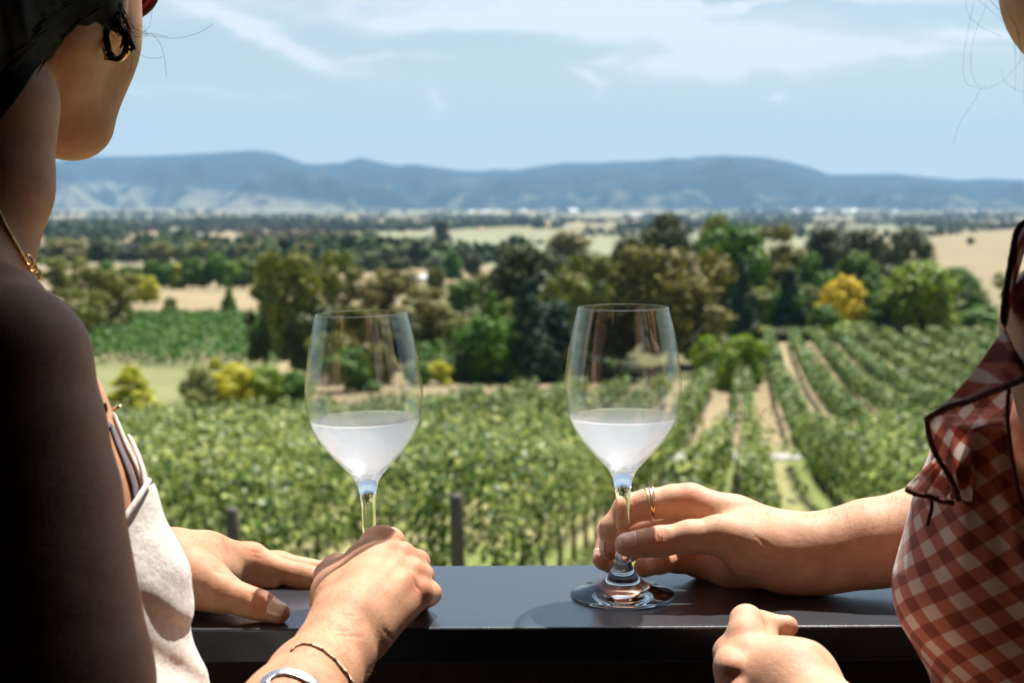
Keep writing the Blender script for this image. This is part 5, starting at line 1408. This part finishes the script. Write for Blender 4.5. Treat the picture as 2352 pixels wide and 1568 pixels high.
# ------------------------------------------------------------------ balcony: rail, deck, roof
woodp, nt, b = new_mat('dark_stained_wood')
pc = position(nt); gr_ = noise(nt, 1.0, 6, .65, mapping(nt, pc, (14, 260, 260))); fn_ = noise(nt, 700, 3, .6, pc)
sc_ = noise(nt, 1.0, 5, .7, mapping(nt, pc, (5, 420, 420)))
cc = ramp(nt, gr_, [(.3, (.009, .012, .018)), (.7, (.021, .026, .036))])
cc = mixcol(nt, ramp(nt, sc_, [(.72, 0.0), (.80, .5)]), cc, (.16, .15, .14))
nt.links.new(cc, b.inputs['Base Color']); nt.links.new(ramp(nt, fn_, [(.2, .26), (.8, .44)]), b.inputs['Roughness'])
b.inputs['Specular IOR Level'].default_value = .6; b.inputs['Coat Weight'].default_value = .65; b.inputs['Coat Roughness'].default_value = .17
bm = N(nt, 'ShaderNodeBump', Strength=.35, Distance=.0006); nt.links.new(fn_, bm.inputs['Height'])
b2 = N(nt, 'ShaderNodeBump', Strength=.16, Distance=.0010); nt.links.new(gr_, b2.inputs['Height']); nt.links.new(bm.outputs[0], b2.inputs['Normal']); nt.links.new(b2.outputs[0], b.inputs['Normal'])
yaw = R(.9)
rail = empty('bar_rail', (.05, 1.035, 0), yaw); tag(rail, 'dark stained timber bar rail along the balcony edge with panel below', 'rail')
def bevel_box(name, c, d, mat, parent, bw=.002, seg=3):
    mb = MB(); mb.box(c, d); o = mb.build(name, mat, parent); md = o.modifiers.new('edge', 'BEVEL'); md.width = bw; md.segments = seg; return o
bevel_box('top_board', (0, 0, 1.0375), (3.4, .168, .025), woodp, rail)
pan = simple('brown_panel', (.055, .020, .014), .7, 0, .35, 40, .2)
bevel_box('fascia_board', (0, .012, .775), (3.4, .03, .50), pan, rail)
for x in (-1.5, 0, 1.5): bevel_box('post', (x, .045, .51), (.07, .035, 1.02), woodp, rail)
plank = simple('deck_timber', (.010, .007, .006), .8, 0, .35, 8, .3)
mb = MB()
for i in range(30): mb.box((0, 1.12 - .1 * i - .05, -.0125), (5, .094, .025))
dk = mb.build('deck_floor', plank); tag(dk, 'dark timber balcony floor', kind='structure')
rf = empty('veranda_roof', (0, 0, 2.5)); tag(rf, 'dark lined veranda roof sheltering the balcony', 'roof')
lin_ = simple('roof_lining', (.008, .005, .004), .9, 0, .3, 3)
ROOF_Y = 1.25
mb = MB(); mb.box((0, ROOF_Y - 2.0, .05), (7, 4.0, .08)); mb.build('ceiling', lin_, rf)
mb = MB(); mb.box((0, ROOF_Y + .02, .08), (7.1, .03, .2)); mb.build('fascia', pan, rf)
wl2 = empty('tasting_room_wall', (0, -1.9, 0)); tag(wl2, 'dark timber wall of the tasting room behind the balcony', 'wall')
mb = MB(); mb.box((0, 0, 1.25), (7, .12, 2.5)); mb.build('boards', lin_, wl2)
for s_ in (-1, 1):  # unseen solid panels added to keep side light off the women
    e = empty('light_blocking_screen', (s_ * .88, -.5, 0)); tag(e, f'unseen dark screen added to block light at the {"left" if s_ < 0 else "right"} side of the balcony', 'screen')
    mb = MB(); mb.box((0, 0, 1.25), (.06, 2.9, 2.48)); mb.build('boards', lin_, e)

# ------------------------------------------------------------------ wine glasses
glass_m, nt, b = new_mat('clear_glass'); b.inputs['Base Color'].default_value = (1, 1, 1, 1); b.inputs['Roughness'].default_value = 0.0; b.inputs['Transmission Weight'].default_value = 1; b.inputs['IOR'].default_value = 1.5
# chilled wine: fine condensation mists the bowl to the wine line, whitened low down to imitate caustic glow
oz = N(nt, 'ShaderNodeSeparateXYZ'); nt.links.new(objcoord(nt), oz.inputs[0])
fg = ramp(nt, oz.outputs[2], [(.090, 0.0), (.100, .44), (.1300, .30), (.1350, .05), (.150, .0)])
fz = noise(nt, 900, 3, .6, position(nt)); fmul = N(nt, 'ShaderNodeMath', operation='MULTIPLY'); nt.links.new(fg, fmul.inputs[0]); nt.links.new(ramp(nt, fz, [(.25, .8), (.7, 1.0)]), fmul.inputs[1])
fd = N(nt, 'ShaderNodeBsdfDiffuse'); fd.inputs['Color'].default_value = (.78, .80, .85, 1); ft = N(nt, 'ShaderNodeBsdfTranslucent'); ft.inputs['Color'].default_value = (.84, .86, .91, 1)
fm = N(nt, 'ShaderNodeMixShader'); fm.inputs[0].default_value = .72; nt.links.new(fd.outputs[0], fm.inputs[1]); nt.links.new(ft.outputs[0], fm.inputs[2])
# the blown bowl is so thin that it hardly bends light: clear with Fresnel reflections; stem and foot are solid glass
thin_t = N(nt, 'ShaderNodeBsdfTransparent'); thin_t.inputs['Color'].default_value = (.975, .98, .98, 1); thin_g = N(nt, 'ShaderNodeBsdfGlossy'); thin_g.inputs['Roughness'].default_value = .0
bk_ = N(nt, 'ShaderNodeNewGeometry'); io_ = N(nt, 'ShaderNodeMapRange'); nt.links.new(bk_.outputs['Backfacing'], io_.inputs[0]); io_.inputs[3].default_value = 1.5; io_.inputs[4].default_value = 1 / 1.5
fr_ = N(nt, 'ShaderNodeFresnel'); nt.links.new(io_.outputs[0], fr_.inputs['IOR']); th_m = N(nt, 'ShaderNodeMixShader'); nt.links.new(fr_.outputs[0], th_m.inputs[0]); nt.links.new(thin_t.outputs[0], th_m.inputs[1]); nt.links.new(thin_g.outputs[0], th_m.inputs[2])
zb = ramp(nt, oz.outputs[2], [(.093, 0.0), (.100, 1.0)]); body_m = N(nt, 'ShaderNodeMixShader'); nt.links.new(zb, body_m.inputs[0]); nt.links.new(b.outputs[0], body_m.inputs[1]); nt.links.new(th_m.outputs[0], body_m.inputs[2])
ftp = N(nt, 'ShaderNodeBsdfTransparent'); fm2 = N(nt, 'ShaderNodeMixShader'); fm2.inputs[0].default_value = .40; nt.links.new(fm.outputs[0], fm2.inputs[1]); nt.links.new(ftp.outputs[0], fm2.inputs[2])
fo_ = N(nt, 'ShaderNodeMixShader'); nt.links.new(fmul.outputs[0], fo_.inputs[0]); nt.links.new(body_m.outputs[0], fo_.inputs[1]); nt.links.new(fm2.outputs[0], fo_.inputs[2]); nt.links.new(fo_.outputs[0], nt.nodes['Material Output'].inputs['Surface'])
wine_m, nt, b = new_mat('white_wine'); b.inputs['Base Color'].default_value = (.95, .95, .96, 1); b.inputs['Roughness'].default_value = .25; b.inputs['Transmission Weight'].default_value = 1; b.inputs['IOR'].default_value = 1.34
tr = N(nt, 'ShaderNodeBsdfTranslucent'); tr.inputs['Color'].default_value = (.96, .965, .98, 1); tp = N(nt, 'ShaderNodeBsdfTransparent')
m1 = N(nt, 'ShaderNodeMixShader'); m1.inputs[0].default_value = .45; nt.links.new(tr.outputs[0], m1.inputs[1]); nt.links.new(tp.outputs[0], m1.inputs[2])
m2 = N(nt, 'ShaderNodeMixShader'); m2.inputs[0].default_value = .37
nt.links.new(b.outputs[0], m2.inputs[1]); nt.links.new(m1.outputs[0], m2.inputs[2]); nt.links.new(m2.outputs[0], nt.nodes['Material Output'].inputs['Surface'])
OUT = [(0, .0002), (.030, .0002), (.0372, .0004), (.0380, .0012), (.0376, .0022), (.034, .0034), (.027, .0052), (.020, .0080), (.014, .0120), (.0098, .0170), (.0070, .0225), (.0057, .029), (.0050, .040), (.0048, .052), (.0050, .066), (.0054, .074), (.0062, .081), (.0080, .088), (.0110, .0935), (.0155, .0985), (.0225, .1055), (.0310, .1150), (.0372, .1245), (.0405, .1340), (.0422, .1440), (.0426, .1510), (.0420, .1620), (.0403, .1760), (.0378, .1900), (.0350, .2010), (.0327, .2095)]
def densify(p, n=3):
    p = np.array(p); s_ = np.arange(len(p)); out = []
    for i in range(len(p) - 1):
        a, b_, c_, d_ = p[max(i - 1, 0)], p[i], p[i + 1], p[min(i + 2, len(p) - 1)]
        for t in np.linspace(0, 1, n + 1)[:-1]: out.append(.5 * ((2 * b_) + (c_ - a) * t + (2 * a - 5 * b_ + 4 * c_ - d_) * t * t + (3 * b_ - a - 3 * c_ + d_) * t ** 3))
    out.append(p[-1]); return np.array(out)
ob = densify(OUT[18:])
for _ in range(14): ob[1:-1] = (ob[:-2] + 2 * ob[1:-1] + ob[2:]) / 4
th_ = np.interp(ob[:, 1], [.0935, .10, .12, .2095], [.004, .0022, .0012, .0009])
T_ = np.gradient(ob, axis=0); T_ /= np.linalg.norm(T_, axis=1)[:, None]
INN = [(r_ - t[1] * h_, z + t[0] * h_) for (r_, z), t, h_ in zip(ob, T_, th_)]
INN = [p_ for p_ in INN if p_[0] > .002]
def make_glass(label, loc, tilt, wz=.132):
    root = empty('wine_glass', loc); tag(root, label, 'wine glass', 'wine glasses on the rail')
    full = [tuple(p_) for p_ in densify(OUT[1:19]).tolist()] + [tuple(p_) for p_ in ob[1:].tolist()] + [(.03215, .2101)] + [tuple(p_) for p_ in INN[::-1]] + [(.0, INN[0][1] - .0012)]
    full = [(0, .0002)] + full
    mb = MB(); mb.lathe(full, 96); g_ = mb.build('glass', glass_m, root, True)
    prof = [(0, INN[0][1] - .0010)] + [(p_[0] + .00025, p_[1]) for p_ in INN if p_[1] < wz - .0002]
    rw = np.interp(wz, [p_[1] for p_ in INN], [p_[0] for p_ in INN]) + .0002
    prof += [(rw, wz), (rw - .0006, wz - .0005), (rw - .002, wz - .0010), (0, wz - .0011)]
    mb = MB(); mb.lathe(prof, 96); mb.build('wine', wine_m, root, True)
    root.rotation_euler = tilt; return root
zr = 1.0502
pR = P(1430, 1367, 1.03); gR = make_glass('glass of pale wine at the right, its stem pinched by thumb and fingers', (pR[0], 1.030, zr), (0, R(-.35), 0))
gR.scale = (1.012, 1.012, 1.017)
pL = P(854, 1383, 1.010); make_glass('glass of pale wine at the left, held in a closed fist', (pL[0], 1.010, zr + .0007), (0, R(-1.5), 0), .1347)
sc.view_settings.view_transform = 'Standard'; sc.view_settings.look = 'None'; sc.view_settings.exposure = 1.0; sc.view_settings.gamma = 1
